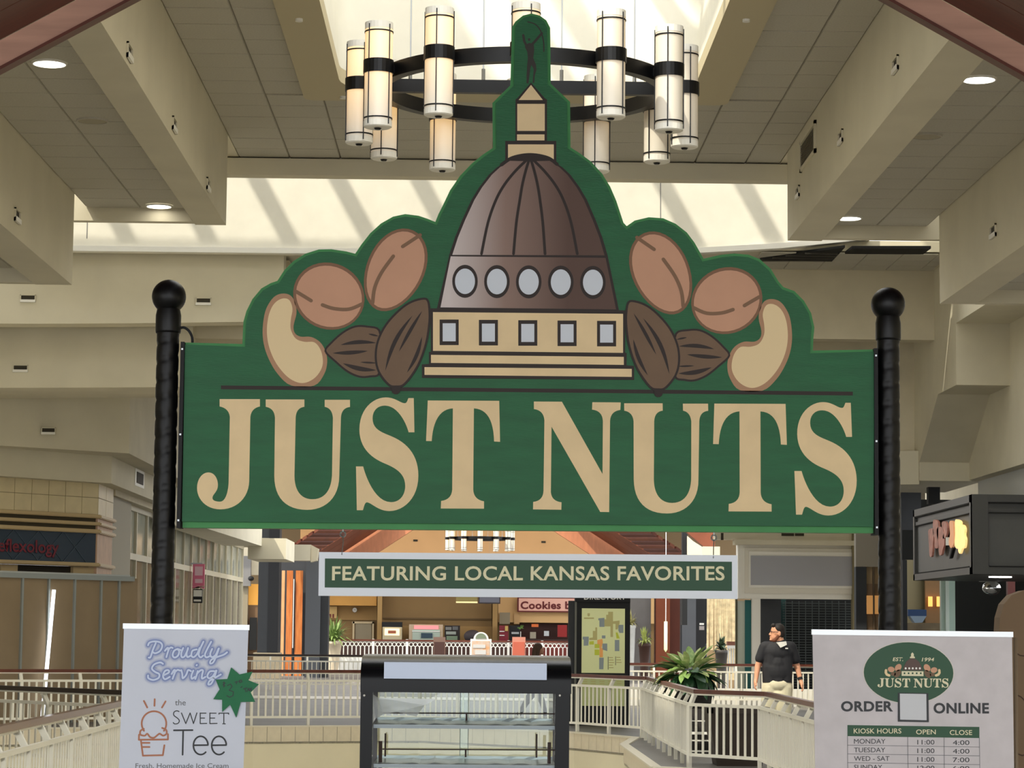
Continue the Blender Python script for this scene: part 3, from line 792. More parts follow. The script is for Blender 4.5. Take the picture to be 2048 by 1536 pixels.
for mirror in (False, True):
    sd_ = 'right' if mirror else 'left'
    o = nut_sheet('hazelnut', ell(587, 635, 240, 218, .45), 1, tanline, sign, mirror)
    nut_sheet('shell', ell(588, 637, 222, 198, .45), 2, tan, o, mirror)
    nut_stroke('groove', [[(372, 606), (420, 635), (470, 666)]], 24, 3, grooved, o, mirror); nut_stroke('groove', [catmull([(545, 694), (620, 718), (720, 722), (806, 688)], 5, False)], 24, 3, grooved, o, mirror)
    o = nut_sheet('hazelnut', ell(1024, 463, 288, 190, 2.005, egg=-.06), 1, tanline, sign, mirror)
    nut_sheet('shell', ell(1024, 463, 268, 171, 2.005, egg=-.06), 2, tan, o, mirror)
    nut_stroke('groove', [[(1190, 232), (1130, 272), (1075, 308)]], 24, 3, grooved, o, mirror); nut_stroke('groove', [catmull([(1013, 372), (935, 480), (890, 580), (876, 680)], 5, False)], 24, 3, grooved, o, mirror)
    o = nut_sheet('cashew', catmull([(290, 618), (335, 632), (365, 680), (373, 750), (354, 830), (362, 878), (400, 903), (470, 905), (530, 940), (565, 1000), (576, 1070), (556, 1150), (490, 1226), (340, 1226), (250, 1150), (190, 1050), (157, 950), (150, 850), (166, 740), (200, 670), (240, 630)], 4), 1, cashline, sign, mirror)
    nut_sheet('kernel', catmull([(290, 650), (328, 664), (347, 720), (336, 790), (336, 855), (368, 915), (425, 937), (490, 940), (530, 985), (547, 1050), (540, 1110), (500, 1170), (440, 1205), (380, 1205), (310, 1165), (240, 1080), (195, 980), (178, 880), (186, 780), (210, 710), (245, 668)], 4), 2, cashew, o, mirror)
    sm = catmull([(558, 1000), (600, 938), (680, 868), (760, 830), (840, 830), (925, 858), (935, 1000), (925, 1150), (860, 1172), (790, 1174), (710, 1140), (630, 1075)], 4)
    o = nut_sheet('almond', sm, 2, D, sign, mirror)
    nut_sheet('skin', inset(sm, 13), 3, almond, o, mirror)
    for l_n in (lens((665, 958), (900, 945), 26, -12), lens((612, 1012), (845, 998), 26, 4), lens((680, 1080), (900, 1125), 30, 12), lens((795, 1072), (905, 1078), 12), lens((848, 885), (915, 900), 12)):
        nut_sheet('wrinkle', l_n, 4, D, o, mirror)
    bg_ = catmull([(1212, 646), (1246, 662), (1258, 720), (1258, 810), (1236, 950), (1180, 1100), (1092, 1222), (1030, 1240), (978, 1226), (912, 1140), (890, 1040), (905, 930), (960, 820), (1050, 722), (1130, 668)], 4)
    o = nut_sheet('almond', bg_, 5, D, sign, mirror)
    nut_sheet('skin', inset(bg_, 14), 6, almond, o, mirror)
    for l_n in (lens((1140, 765), (960, 1130), 26, 28), lens((1203, 735), (1050, 1003), 22, 4), lens((1203, 905), (1103, 1142), 24, -14), ):
        nut_sheet('wrinkle', l_n, 7, D, o, mirror)
    nut_stroke('wrinkle', [[(1030, 1236), (1030, 1256)]], 60, 5, D, o, mirror)

# lettering
def zj(p): return (360+p[0]/2.926, 760+p[1]/2.926)
def zn(p): return (1040+p[0]/2.805, 760+p[1]/2.805)
J = path([('M', 232, 112), ('L', 468, 112), ('L', 468, 155), ('Q', 418, 165, 412, 215), ('L', 405, 590), ('C', 403, 690, 330, 757, 237, 757), ('C', 150, 757, 100, 695, 100, 632), ('C', 100, 580, 130, 541, 167, 541), ('C', 200, 541, 222, 575, 222, 615), ('C', 222, 655, 190, 668, 190, 690), ('C', 190, 708, 215, 712, 235, 712), ('C', 268, 712, 284, 650, 285, 590), ('L', 292, 215), ('Q', 285, 165, 232, 155)])
Ul = path([('M', 502, 114), ('L', 728, 114), ('L', 728, 157), ('Q', 680, 163, 677, 220), ('L', 670, 560), ('C', 670, 650, 710, 698, 775, 698), ('C', 850, 698, 890, 640, 890, 540), ('L', 895, 220), ('Q', 890, 165, 847, 157), ('L', 847, 116), ('L', 995, 116), ('L', 995, 158), ('Q', 945, 163, 942, 220), ('L', 932, 560), ('C', 932, 690, 850, 760, 745, 760), ('C', 620, 760, 552, 690, 552, 560), ('L', 556, 220), ('Q', 552, 165, 502, 157)])
Sl = path([('M', 1337, 106), ('L', 1368, 106), ('L', 1372, 306), ('L', 1338, 306), ('C', 1320, 240, 1270, 150, 1200, 150), ('C', 1150, 150, 1127, 185, 1127, 225), ('C', 1127, 300, 1200, 310, 1260, 340), ('C', 1340, 380, 1395, 450, 1395, 560), ('C', 1395, 690, 1310, 767, 1225, 767), ('C', 1160, 767, 1120, 718, 1095, 716), ('C', 1080, 716, 1078, 740, 1070, 762), ('L', 1035, 762), ('L', 1030, 506), ('L', 1072, 506), ('C', 1085, 560, 1140, 715, 1235, 715), ('C', 1290, 715, 1318, 670, 1318, 620), ('C', 1318, 540, 1250, 510, 1190, 485), ('C', 1110, 450, 1050, 390, 1050, 290), ('C', 1050, 170, 1130, 102, 1205, 102), ('C', 1260, 102, 1290, 136, 1315, 136), ('C', 1328, 136, 1330, 120, 1337, 106)])[:-1]
Tl = path([('M', 1450, 120), ('L', 1868, 122), ('L', 1873, 362), ('L', 1838, 360), ('C', 1835, 240, 1800, 170, 1720, 166), ('L', 1716, 640), ('Q', 1718, 700, 1779, 710), ('L', 1779, 753), ('L', 1526, 752), ('L', 1528, 708), ('Q', 1590, 700, 1593, 640), ('L', 1597, 166), ('C', 1520, 170, 1480, 240, 1473, 358), ('L', 1440, 357)])
Nl = path([('M', 78, 121), ('L', 235, 122), ('L', 463, 528), ('L', 465, 230), ('Q', 462, 172, 404, 166), ('L', 406, 125), ('L', 565, 126), ('L', 563, 168), ('Q', 508, 175, 505, 230), ('L', 500, 741), ('L', 450, 740), ('L', 177, 262), ('L', 173, 630), ('Q', 178, 680, 233, 686), ('L', 232, 728), ('L', 73, 726), ('L', 74, 684), ('Q', 130, 678, 132, 620), ('L', 137, 225), ('Q', 132, 170, 78, 163)])
def letter(poly, conv, dx=0.0, parent=sign, nm='letter'):
    w_ = [P(*conv(p), YS) for p in poly]; q = [(v.x+dx, v.z) for v in w_]
    if area2(q) < 0: q.reverse()
    qo = inset(q, -.0035)
    MBo = MB().prism([(x, YS-.002, z) for x, z in q], [(x, YS, z) for x, z in q])
    return MBo.build(nm, cream, parent)
px1 = P(1001, 900, YS).x-P(1000, 900, YS).x
letter(J, zj); letter(Ul, zj); letter(Sl, zj); letter(Tl, zj); letter(Nl, zn)
letter(Ul, zj, 717.7*px1); letter(Tl, zj, 574.7*px1); letter(Sl, zj, 877*px1)
# side channels and power cable
for px, pt, pb in ((365.5, 684, 1056), (1751, 697, 1070)):
    a = P(px, pt, YS); b = P(px, pb, YS)
    box('side_channel', (a.x-.008, YS-.012, b.z), (a.x+.009, YS+.11, a.z), blackmat, sign)
    for t in (.04, .5, .96):
        z = a.z+(b.z-a.z)*t; MB().lathe((0, 0, 0), [(.005, 0), (.005, .006)], 8)
        box('screw', (a.x-.004, YS-.016, z-.004), (a.x+.004, YS-.012, z+.004), steel, sign)
cb = [P(358, 657, YS+.06), P(368, 655, YS+.06), P(378, 662, YS+.06), P(384, 674, YS+.06), P(385, 685, YS+.06)]
MB().tube(catmull([tuple(v) for v in cb], 5, False), .006, 8).build('power_cable', blackmat, sign, True)

# twisted poles
def pole(px_top, py_top, px_bot, label):
    c = P(px_top, py_top, YS+.05); R = .0505
    t = thing('twisted_pole', label, 'pole', (c.x, YS+.05, 0), 'black twisted kiosk poles')
    n = 28; m = 220; vs = []; fs = []
    zt_ = c.z-.155; pitch = .083
    for i in range(m+1):
        z = .02+(zt_-.02)*i/m
        for j in range(n):
            a = 2*PI*j/n; ph = ((a/(2*PI))-z/pitch) % 1.0
            r = R*(1-.085*math.exp(-(ph/.10)**2)-.05*(1-ph)*0-.06*max(0, 1-ph*3))
            vs.append((c.x+r*math.cos(a), YS+.05+r*math.sin(a), z))
    for i in range(m):
        for j in range(n): fs.append((i*n+j, i*n+(j+1) % n, (i+1)*n+(j+1) % n, (i+1)*n+j))
    mk('shaft', vs, fs, black, t, True)
    MB().lathe((c.x, YS+.05, 0), [(.055, zt_-.02), (.057, zt_-.01), (.057, zt_+.06), (.052, zt_+.085), (.05, zt_+.1)], 28).build('collar', black, t, True)
    MB().ball((c.x, YS+.05, c.z-.01), .0765, 32, 20).build('ball_finial', black, t, True)
    MB().lathe((c.x, YS+.05, 0), [(.11, 0), (.11, .012), (.06, .02), (.056, .06)], 28).build('foot_plate', black, t)
    return t
pole(338, 589, 331, 'black twisted pole with ball top at the left side of the sign')
pole(1776, 604, 1778, 'black twisted pole with ball top at the right side of the sign')

# ------------------------------------------------ FEATURING LOCAL KANSAS FAVORITES
YF = 11.1
ft = thing('hanging_slogan_board', 'white framed green board reading FEATURING LOCAL KANSAS FAVORITES under the big sign', 'sign', tuple(P(1056, 1195, YF)))
framew = M('slogan_frame', (226, 232, 240), .5)
px_poly_solid('frame', [(638, 1104), (1475, 1110.5), (1475, 1198), (636.8, 1191.5)], YF, YF, YF+.03, framew, ft)
sgreen = M('slogan_green', (28, 72, 44), .5)
sheet('panel', [(650, 1117), (1463.7, 1123.5), (1463.7, 1182), (649.5, 1175)], YF, 1, sgreen, ft, .002)
stext = M('slogan_text', (222, 216, 178), .6)
text('lettering', 'FEATURING LOCAL KANSAS FAVORITES', 664, 1131.5, 1449, 1160, YF, 2, stext, ft, .018, .002)
for px, py in ((686, 1063), (1428, 1070)):
    a = P(px, py, YS+.05); b = P(px-2, py+42, YF+.015)
    MB().tube([(a.x, YS+.05, a.z+.03), (a.x, YS+.05, a.z)], .004, 8).build('eye_screw', steel, ft)
    n = 14; MB().tube([(a.x+.012*math.cos(2*PI*i/n), YS+.05, a.z-.012+.012*math.sin(2*PI*i/n)) for i in range(n+1)], .0035, 8).build('eye_ring', steel, ft)
    MB().tube([(a.x, YS+.05, a.z-.022), (b.x+.004, YF+.03, (a.z+b.z)/2), (b.x, YF-.004, b.z-.01)], .0022, 6).build('hook_wire', steel, ft)

# ================================================================== BANNERS
YB = 10.4
bblue = M('banner_vinyl_blue', (196, 201, 214), .35, var=.03, vscale=4, bump=.12, bscale=7)
bgrey = M('banner_vinyl_grey', (196, 190, 192), .5, var=.05, vscale=14, bump=.05, bscale=12)
def banner(name, label, tl_, tr_, slope_l, slope_r, mat):
    a = P(*tl_, YB); b = P(*tr_, YB); t = thing(name, label, 'banner', ((a.x+b.x)/2, YB, 0))
    zb = .10; k = (tl_[1]-2090)
    al = P(tl_[0]+slope_l*800, tl_[1]+800, YB); bl = P(tr_[0]+slope_r*800, tr_[1]+800, YB)
    da = (al-a)/(al.z-a.z); db = (bl-b)/(bl.z-b.z)
    a2 = a+da*(zb-a.z); b2 = b+db*(zb-b.z)
    MB().prism([a2, b2, b, a], [v+Vector((0, .004, 0)) for v in (a2, b2, b, a)]).build('sheet', mat, t)
    MB().bar(a+Vector((-.004, .002, .004)), b+Vector((.004, .002, .004)), .016, .022).build('top_bar', alu, t)
    box('base', (min(a2.x, b2.x)-.02, YB-.06, 0), (max(a2.x, b2.x)+.02, YB+.12, .11), alu, t)
    m = (a+b)/2
    MB().tube([(m.x, YB+.05, .1), (m.x, YB+.03, m.z-.01)], .010, 10).build('support_pole', alu, t)
    return t
bl_ = banner('ice_cream_banner', 'bluish white roll-up banner reading Proudly Serving the Sweet Tee', (248, 1254), (497, 1257), -.036, -.036, bblue)
br_ = banner('opening_hours_banner', 'grey roll-up banner with oval logo, ORDER ONLINE and kiosk hours table', (1625, 1266), (2024, 1271), .02, .016, bgrey)
MB().tube([P(2031, 1275, YB+.03), P(2036, 2080, YB+.03)], .008, 10).build('edge_pole', M('pole_brown', (120, 104, 84), .4), br_, True)
# -- left banner print
def zb7(p): return (230+p[0]/5.19, 1240+p[1]/5.19)
def L7(pts): return [zb7(p) for p in catmull(pts, 4, False)]
script = [
 [(345, 262), (360, 235), (410, 222), (470, 232), (492, 268), (470, 320), (420, 345), (390, 330)], [(425, 240), (395, 310), (370, 385), (352, 390)],
 [(520, 320), (545, 290), (560, 300), (548, 340), (535, 385)], [(552, 310), (580, 285), (600, 290)],
 [(650, 300), (615, 320), (600, 365), (620, 390), (655, 370), (668, 325), (650, 300), (690, 315)],
 [(710, 290), (690, 345), (695, 385), (725, 375), (760, 300)], [(760, 290), (745, 350), (755, 385), (785, 370)],
 [(850, 305), (805, 320), (795, 370), (820, 385), (855, 350), (880, 290)], [(920, 225), (885, 300), (870, 360), (890, 388), (915, 370)],
 [(1000, 225), (960, 300), (935, 360), (950, 388), (985, 375)],
 [(1010, 300), (990, 350), (1005, 385), (1045, 365), (1075, 300)], [(1080, 295), (1050, 380), (1020, 440), (990, 450), (1000, 415), (1060, 385), (1130, 360), (1165, 335)],
 [(500, 455), (470, 440), (410, 460), (385, 505), (420, 540), (460, 560), (455, 600), (400, 622), (350, 605), (345, 575)],
 [(505, 575), (560, 545), (555, 520), (520, 530), (500, 580), (520, 615), (570, 590)],
 [(590, 560), (615, 520), (628, 530), (612, 575), (600, 610)], [(620, 545), (650, 518), (675, 525)],
 [(690, 520), (700, 560), (705, 605), (740, 570), (760, 520), (790, 530)],
 [(815, 525), (795, 575), (800, 610), (830, 590)], [(848, 470), (852, 466)],
 [(860, 530), (850, 570), (835, 612)], [(850, 560), (890, 522), (915, 525), (905, 570), (905, 608), (940, 590)],
 [(1030, 530), (985, 535), (960, 580), (980, 605), (1020, 580), (1050, 525)], [(1055, 525), (1030, 600), (1000, 660), (970, 668), (985, 630), (1040, 600), (1100, 565)]]
scr = [L7(s) for s in script]
glows = [(17, (184, 190, 208)), (13, (166, 175, 202)), (9.5, (142, 154, 194)), (6.8, (116, 132, 182))]
hp = None
for i, (wd, c) in enumerate(glows):
    o = strokes('script_halo', scr, wd, YB, 1+i, M('script_halo_%d' % i, c, .45), bl_)
strokes('script_lettering', scr, 3.6, YB, 5, M('script_white', (196, 208, 232), .45), bl_)
copper = M('icon_copper', (170, 108, 78), .5)
lc = []
for pts in ([(300, 840), (335, 908)], [(412, 822), (410, 890)], [(525, 845), (488, 908)]): lc.append([zb7(p) for p in pts])
circ = [(405+128*math.cos(t), 1075+128*math.sin(t)) for t in [PI*.80+i*(PI*1.40)/24 for i in range(25)]]
lc.append([zb7(p) for p in circ])
lc.append(L7([(300, 1130), (265, 1150), (265, 1190), (310, 1200), (335, 1180), (365, 1215), (405, 1222), (440, 1195), (465, 1180), (500, 1200), (535, 1180), (530, 1140), (490, 1120)]))
lc.append([zb7(p) for p in ((250, 1190), (248, 1243), (550, 1240), (550, 1185))])
lc.append([zb7(p) for p in ((270, 1255), (290, 1408), (497, 1403), (513, 1300))])
for y in (1275, 1318): lc.append([zb7(p) for p in ((285, y), (358, y))])
strokes('cone_icon', lc, 3.4, YB, 1, copper, bl_)
ink = M('banner_ink', (40, 42, 46), .5); greyink = M('banner_grey_ink', (92, 94, 96), .5)
text('lettering', 'the', 350, 1398.5, 371.5, 1410.5, YB, 1, greyink, bl_, .0)
thin = []
for pts in ([(665, 950), (640, 942), (612, 958), (612, 990), (650, 1020), (668, 1045), (655, 1072), (620, 1078), (605, 1065)],):
    thin.append(L7(pts))
for pts in ([(690, 965), (735, 1075), (780, 965), (815, 1075), (850, 965)], [(885, 965), (885, 1075)], [(885, 967), (945, 967)], [(885, 1018), (930, 1018)], [(885, 1075), (952, 1073)], [(985, 965), (985, 1075)], [(985, 967), (1050, 967)], [(985, 1018), (1035, 1018)], [(985, 1075), (1060, 1073)], [(1080, 967), (1180, 967)], [(1130, 967), (1130, 1077)], [(1118, 1077), (1145, 1077)], [(1080, 967), (1080, 978)], [(1180, 967), (1180, 978)]):
    thin.append([zb7(p) for p in pts])
strokes('sweet_lettering', thin, 1.9, YB, 1, ink, bl_)
fat = [[zb7(p) for p in ((612, 1145), (805, 1143))], [zb7(p) for p in ((708, 1145), (702, 1398))]]
for cx in (890, 1080):
    e_ = [(cx-72, 1300), (cx+74, 1298)]+[(cx+76*math.cos(t), 1302+95*math.sin(t)) for t in [-i*PI*1.74/26 for i in range(1, 27)]]
    fat.append([zb7(p) for p in e_])
strokes('tee_lettering', fat, 3.3, YB, 1, ink, bl_)
text('lettering', 'Fresh, Homemade Ice Cream', 271, 1526, 457, 1536, YB, 1, greyink, bl_, .0)
# -- right banner print
def zb8(p): return (1610+p[0]/4.676, 1240+p[1]/4.676)
ogreen = M('logo_green', (34, 76, 50), .5)
oval = [(1817.0+89.5*math.cos(t*PI/24), 1345.5+61*math.sin(t*PI/24)+1.0*math.cos(t*PI/24)) for t in range(48)]
ovo = [(1817.0+91*math.cos(t*PI/24), 1345.5+62.5*math.sin(t*PI/24)+1.0*math.cos(t*PI/24)) for t in range(48)]
sheet('logo_border', ovo, YB, 1, M('logo_pale', (206, 200, 190), .5), br_)
lg = sheet('logo_oval', oval, YB, 2, ogreen, br_)
lcream = M('logo_cream', (220, 212, 178), .5)
def logo_letter(poly, conv, dx=0.0):
    q = [(1755+(conv(p)[0]+dx-395)/(1716-395)*142, 1356+(conv(p)[1]-(conv(p)[0]+dx-395)*.0065-795)/(1021-795)*18.6+(conv(p)[0]+dx-395)/(1716-395)*1.4) for p in poly]
    sheet('letter', q, YB, 3, lcream, lg)
for pl_, cv_, dx_ in ((J, zj, 0), (Ul, zj, 0), (Sl, zj, 0), (Tl, zj, 0), (Nl, zn, 0), (Ul, zj, 717.7), (Tl, zj, 574.7), (Sl, zj, 877)): logo_letter(pl_, cv_, dx_)
text('logo_lettering', 'EST.', 1785, 1314.5, 1806, 1322, YB, 3, lcream, lg, .015, shear=.2)
text('logo_lettering', '1994', 1843, 1315, 1868, 1322.5, YB, 3, lcream, lg, .015, shear=.2)
def s8(name, pts, layer, mat, par=lg): return sheet(name, [zb8(p) for p in pts], YB, layer, mat, par)
s8('logo_dome', [(915, 470), (925, 430), (945, 390), (975, 365), (1005, 357), (1035, 365), (1065, 390), (1085, 430), (1100, 472)], 3, M('logo_dome', (84, 62, 54), .5))
s8('logo_base', [(903, 478), (1107, 480), (1107, 525), (903, 522)], 3, lcream)
s8('logo_lantern', [(1003, 302), (990, 318), (990, 340), (980, 345), (980, 357), (1026, 357), (1026, 345), (1016, 340), (1016, 318)], 4, lcream)
for i in range(5): s8('logo_window', ell(940+i*33, 452, 9, 10, 0, 10), 4, white)
for i in range(5): s8('logo_window', [(922+i*38, 490), (936+i*38, 490), (936+i*38, 506), (922+i*38, 506)], 4, ogreen)
for (cx, cy, a, b, an, mt) in ((870, 445, 38, 28, 2.2, tan), (805, 462, 32, 26, .2, tan), (1140, 447, 38, 28, .95, tan), (1205, 468, 32, 26, -.2, tan), (865, 500, 42, 26, 2.2, almond), (825, 505, 24, 18, 0, almond), (1145, 505, 42, 26, .95, almond), (1190, 510, 24, 18, 0, almond)):
    s8('logo_nut', ell(cx, cy, a, b, an, 16), 3, mt)
for sg, cx in ((1, 770), (-1, 1240)):
    strokes('logo_cashew', [[zb8((cx+sg*x, y)) for x, y in ((-14, 470), (-16, 492), (-6, 510), (16, 518))]], 5, YB, 3, cashew, lg)
qb = sheet('code_frame', [zb8(p) for p in ((868, 680), (1152, 684), (1156, 955), (868, 950))], YB, 4, ink, br_)
sheet('blank_panel', [zb8(p) for p in ((885, 688), (1132, 692), (1135, 937), (887, 931))], YB, 5, M('code_pale', (198, 200, 204), .5), br_)
text('lettering', 'ORDER', 1682, 1402, 1786, 1422, YB, 1, ink, br_, .034)
text('lettering', 'ONLINE', 1867, 1405.5, 1978, 1426, YB, 1, ink, br_, .034)
tb = sheet('table_header', [zb8(p) for p in ((397, 982), (1630, 1000), (1630, 1104), (397, 1086))], YB, 1, ogreen, br_)
for s_, x0, x1, y0, y1, mt in (('KIOSK HOURS', 455, 900, 1012, 1060, lcream), ('OPEN', 1038, 1222, 1022, 1068, lcream), ('CLOSE', 1353, 1562, 1027, 1074, lcream)):
    a = zb8((x0, y0)); b = zb8((x1, y1)); text('lettering', s_, a[0], a[1], b[0], b[1]-.0, YB, 2, mt, tb, .008)
for i, (d_, o_, c_) in enumerate((('MONDAY', '11:00', '4:00'), ('TUESDAY', '11:00', '4:00'), ('WED - SAT', '11:00', '7:00'), ('SUNDAY', '12:00', '6:00'))):
    y = 1110+i*80.5
    for s_, x0, x1, dy in ((d_, 458, (752, 750, 790, 722)[i], 0), (o_, 1050, 1210, 8), (c_, 1382, 1537, 12)):
        a = zb8((x0, y+dy)); b = zb8((x1, y+dy+46)); text('lettering', s_, a[0], a[1], b[0], b[1], YB, 1, ink, br_, .0)
ln = [[zb8((397, 1086)), zb8((400, 1500))], [zb8((960, 1095)), zb8((965, 1500))], [zb8((1300, 1098)), zb8((1303, 1500))], [zb8((1630, 1104)), zb8((1636, 1500))]]
for i in range(1, 6): ln.append([zb8((398, 1088+i*82)), zb8((1632, 1106+i*82))])
strokes('table_rule', ln, .9, YB, 1, greyink, br_)
# green star price tag on the left banner
stg = M('star_paper', (36, 110, 72), .7, var=.05, vscale=20)
st = thing('price_star', 'green eight-pointed paper star with handwritten price stuck on the left banner', 'price tag', tuple(P(467, 1380, YB-.01)))
star = [(1205, 492), (1290, 565), (1428, 535), (1385, 625), (1492, 668), (1408, 752), (1455, 850), (1305, 850), (1258, 1012), (1195, 880), (1112, 955), (1112, 828), (1020, 822), (1085, 720), (1045, 618), (1165, 612)]
px_poly_solid('paper', [zb7(p) for p in star], YB-.012, YB-.012, YB-.005, stg, st)
hand = [[(1122, 650), (1145, 655), (1120, 672), (1142, 685)], [(1132, 640), (1130, 695)], [(1165, 680), (1200, 665), (1215, 690), (1185, 730)], [(1185, 730), (1230, 745), (1225, 785), (1190, 802), (1162, 785)], [(1245, 645), (1270, 638), (1258, 662)], [(1290, 630), (1308, 622), (1318, 640), (1298, 650), (1285, 640), (1298, 628)], [(1305, 700), (1320, 692)], [(1335, 715), (1370, 705)], [(1352, 712), (1358, 745)], [(1372, 742), (1385, 708), (1398, 738)], [(1378, 728), (1395, 724)], [(1400, 708), (1422, 735)], [(1420, 705), (1398, 738)]]
strokes('handwriting', [[zb7(p) for p in h] for h in hand], 1.5, YB-.012, 1, ink, st)

# ================================================================== DISPLAY CASE ON THE COUNTER
def zc(p): return (700+p[0]/4.452, 1290+p[1]/4.452)
YC0, YC1 = 10.88, 11.36
casem = M('case_charcoal', (15, 16, 18), .24, spec=.16)
xL = P(720.5, 1390, YC0).x; xR = P(1142.5, 1390, YC0).x
zH0 = P(930, 1386, YC0).z; zH1 = P(930, 1331, YC0).z; zTop = 1.77-50*YC1/5000
ct = thing('kiosk_counter', 'plain kiosk counter carrying the display case', 'counter', ((xL+xR)/2, 11.1, 0))
box('body', (xL-.12, 10.80, 0), (xR+.12, 11.45, .90), M('counter_green', (40, 84, 58), .6), ct)
box('top', (xL-.15, 10.76, .90), (xR+.15, 11.48, .94), M('counter_top', (186, 172, 146), .4), ct)
cs = thing('display_case', 'black framed glass display case with two steel shelves and white light panel', 'display case', ((xL+xR)/2, 11.1, .94))
prof = [(YC0, zH0), (YC1, zH0), (YC1, zTop)]+[(YC0+.13-.13*math.sin(t*PI/16)+.0, zTop-.055+.055*math.cos(t*PI/16)) for t in range(0, 9)]
prof = [(YC0, zH0), (YC1, zH0), (YC1, zTop), (YC0+.16, zTop-.006), (YC0+.10, zTop-.016), (YC0+.05, zTop-.035), (YC0+.018, zTop-.06), (YC0+.004, zTop-.085), (YC0, zTop-.11)]
o = MB().yz(prof, xL, xR).build('hood', casem, cs); smooth_sharp(o, 35)
a = P(768, 1357, YC0); b = P(1093.5, 1327, YC0)
box('light_panel', (a.x, YC0-.012, a.z), (b.x, YC0+.02, b.z), M('diffuser', (196, 208, 230), .35, emit=(190, 205, 230), estr=.04), cs)
for x0, x1 in ((721, 745.5), (1110.5, 1139)):
    a = P(x0, 1400, YC0).x; b = P(x1, 1400, YC0).x
    box('front_post', (a, YC0+.005, .94), (b, YC0+.05, zH0), casem, cs)
    c = P((x0+x1)/2-5, 1391, YC0); MB().ball((c.x, YC0+.004, c.z), .005, 10, 6).build('screw', white, cs)
for x0, x1 in ((746, 756), (1106, 1113)):
    a = P(x0, 1400, YC1).x; b = P(x1, 1400, YC1).x
    box('rear_post', (a, YC1-.04, .94), (b, YC1-.005, zH0), greypaint, cs)
box('case_floor', (xL+.005, YC0+.01, .94), (xR-.005, YC1-.005, .985), casem, cs)
foil = M('shelf_steel', (176, 186, 190), .3, metal=.35, bump=.5, bscale=9)
for py, nm in ((1452.5, 'upper'), (1531.5, 'lower')):
    z = P(930, py, YC0+.03).z; a = P(747, py, YC0+.03).x; b = P(1111, py, YC0+.03).x
    n = 24; vs = []; fs = []
    for i in range(n+1):
        x = a+(b-a)*i/n
        for y, dz in ((YC0+.03, -.006), (YC0+.03, .004), (YC0+.06, .008), (YC1-.06, .010), (YC1-.04, .022), (YC1-.04, -.002), (YC0+.06, -.006)):
            vs.append((x, y, z+dz+(.002*math.sin(i*1.7)+.0015*math.sin(i*4.1) if YC0+.05 < y < YC1-.05 else 0)))
    for i in range(n):
        for j in range(7): fs.append((i*7+j, i*7+(j+1) % 7, (i+1)*7+(j+1) % 7, (i+1)*7+j))
    fs += [tuple(range(7)), tuple(range(n*7+6, n*7-1, -1))]
    mk('shelf', vs, fs, foil, cs)
    MB().bar((a, YC0+.028, z-.004), (b, YC0+.028, z-.004), .006, .014).build('shelf_edge', M('shelf_edge_%d' % py, (150, 162, 168), .4), cs)
rodm = M('rod_brown', (60, 44, 40), .4)
for x0, x1, y in ((250, 1835, 605), (255, 1830, 927)):
    p = P(*zc((x0, y)), YC1-.06); q = P(*zc((x1, y+8)), YC1-.06)
    MB().tube([p, q], .0028, 8).build('guard_rod', rodm, cs)
for x, y0, y1, Y in ((265, 855, 1180, YC0+.10), (280, 855, 1180, YC0+.10), (316, 787, 992, YC1-.08), (1662, 792, 1003, YC1-.08), (1768, 866, 1180, YC0+.10), (1780, 866, 1180, YC0+.10), (1030, 930, 998, YC1-.07), (1038, 605, 690, YC1-.07)):
    p = P(*zc((x, y0)), Y); q = P(*zc((x, y1)), Y)
    MB().tube([p, (p.x, Y, q.z)], .0045 if Y < 11.1 else .004, 8).build('shelf_upright', rodm, cs)
gx = [P(747, 1400, YC1).x, P(937, 1400, YC1).x, P(921, 1400, YC1).x, P(1111, 1400, YC1).x]
box('sliding_glass', (gx[0], YC1-.020, .99), (gx[1], YC1-.016, zH0), glass, cs)
box('sliding_glass', (gx[2], YC1-.010, .99), (gx[3], YC1-.006, zH0), glass, cs)
for x in (gx[1], gx[2]): box('glass_edge', (x-.0015, YC1-.022, .99), (x+.0015, YC1-.004, zH0), M('glass_edge_%d' % int(abs(x)*1000), (120, 138, 132), .3), cs)
film = Mglass('plastic_film', (240, 244, 244), .3, .85, (240, 242, 242))
fp = [(205, 440), (250, 470), (770, 480), (665, 535), (590, 638), (430, 600), (300, 615), (225, 660), (203, 695)]
px_ = [P(*zc(p), YC0+.012) for p in fp]
vs = [(v.x, YC0+.012+.02*math.sin(i*1.9), v.z) for i, v in enumerate(px_)]
MB().prism(vs, [(x, y+.001, z) for x, y, z in vs]).build('plastic_wrap', film, cs)
glow = P(743, 1512, YC0); MB().ball((glow.x, YC0+.02, glow.z), (.004, .004, .006), 8, 6).build('latch', white, cs)

# brown rounded board at the right edge
bd = [(1993, 1700), (1996, 1350), (1998, 1270), (2000, 1235), (2008, 1208), (2024, 1190), (2048, 1181), (2110, 1174), (2160, 1180), (2160, 1700)]
YBD = 13.0
bp = [P(x, y, YBD) for x, y in bd]; zmin = 0.02
tanboard = M('padded_brown', (116, 94, 70), .7, var=.06, vscale=3, bump=.1, bscale=6)
bo = thing('padded_panel', 'brown padded panel with rounded top behind the hours banner', 'panel', (bp[3].x+.3, YBD, 0))
poly = [(p.x, p.z) for p in bp[1:-1]]; poly = [(bp[1].x-.005, zmin)]+poly+[(bp[-2].x, zmin)]
MB().xz(poly, YBD, YBD+.14).build('pad', tanboard, bo)
dk = M('crease_dark', (70, 52, 38), .8)
strokes('crease', [[(2034, 1390), (2042, 1394), (2048, 1400), (2060, 1412)], [(2036, 1508), (2044, 1511), (2052, 1509)], [(2030, 1305), (2040, 1311), (2060, 1313)]], 2.5, YBD, 2, dk, bo)
box('foot', (bp[1].x, YBD-.1, 0), (bp[-2].x, YBD+.24, .03), blackmat, bo)

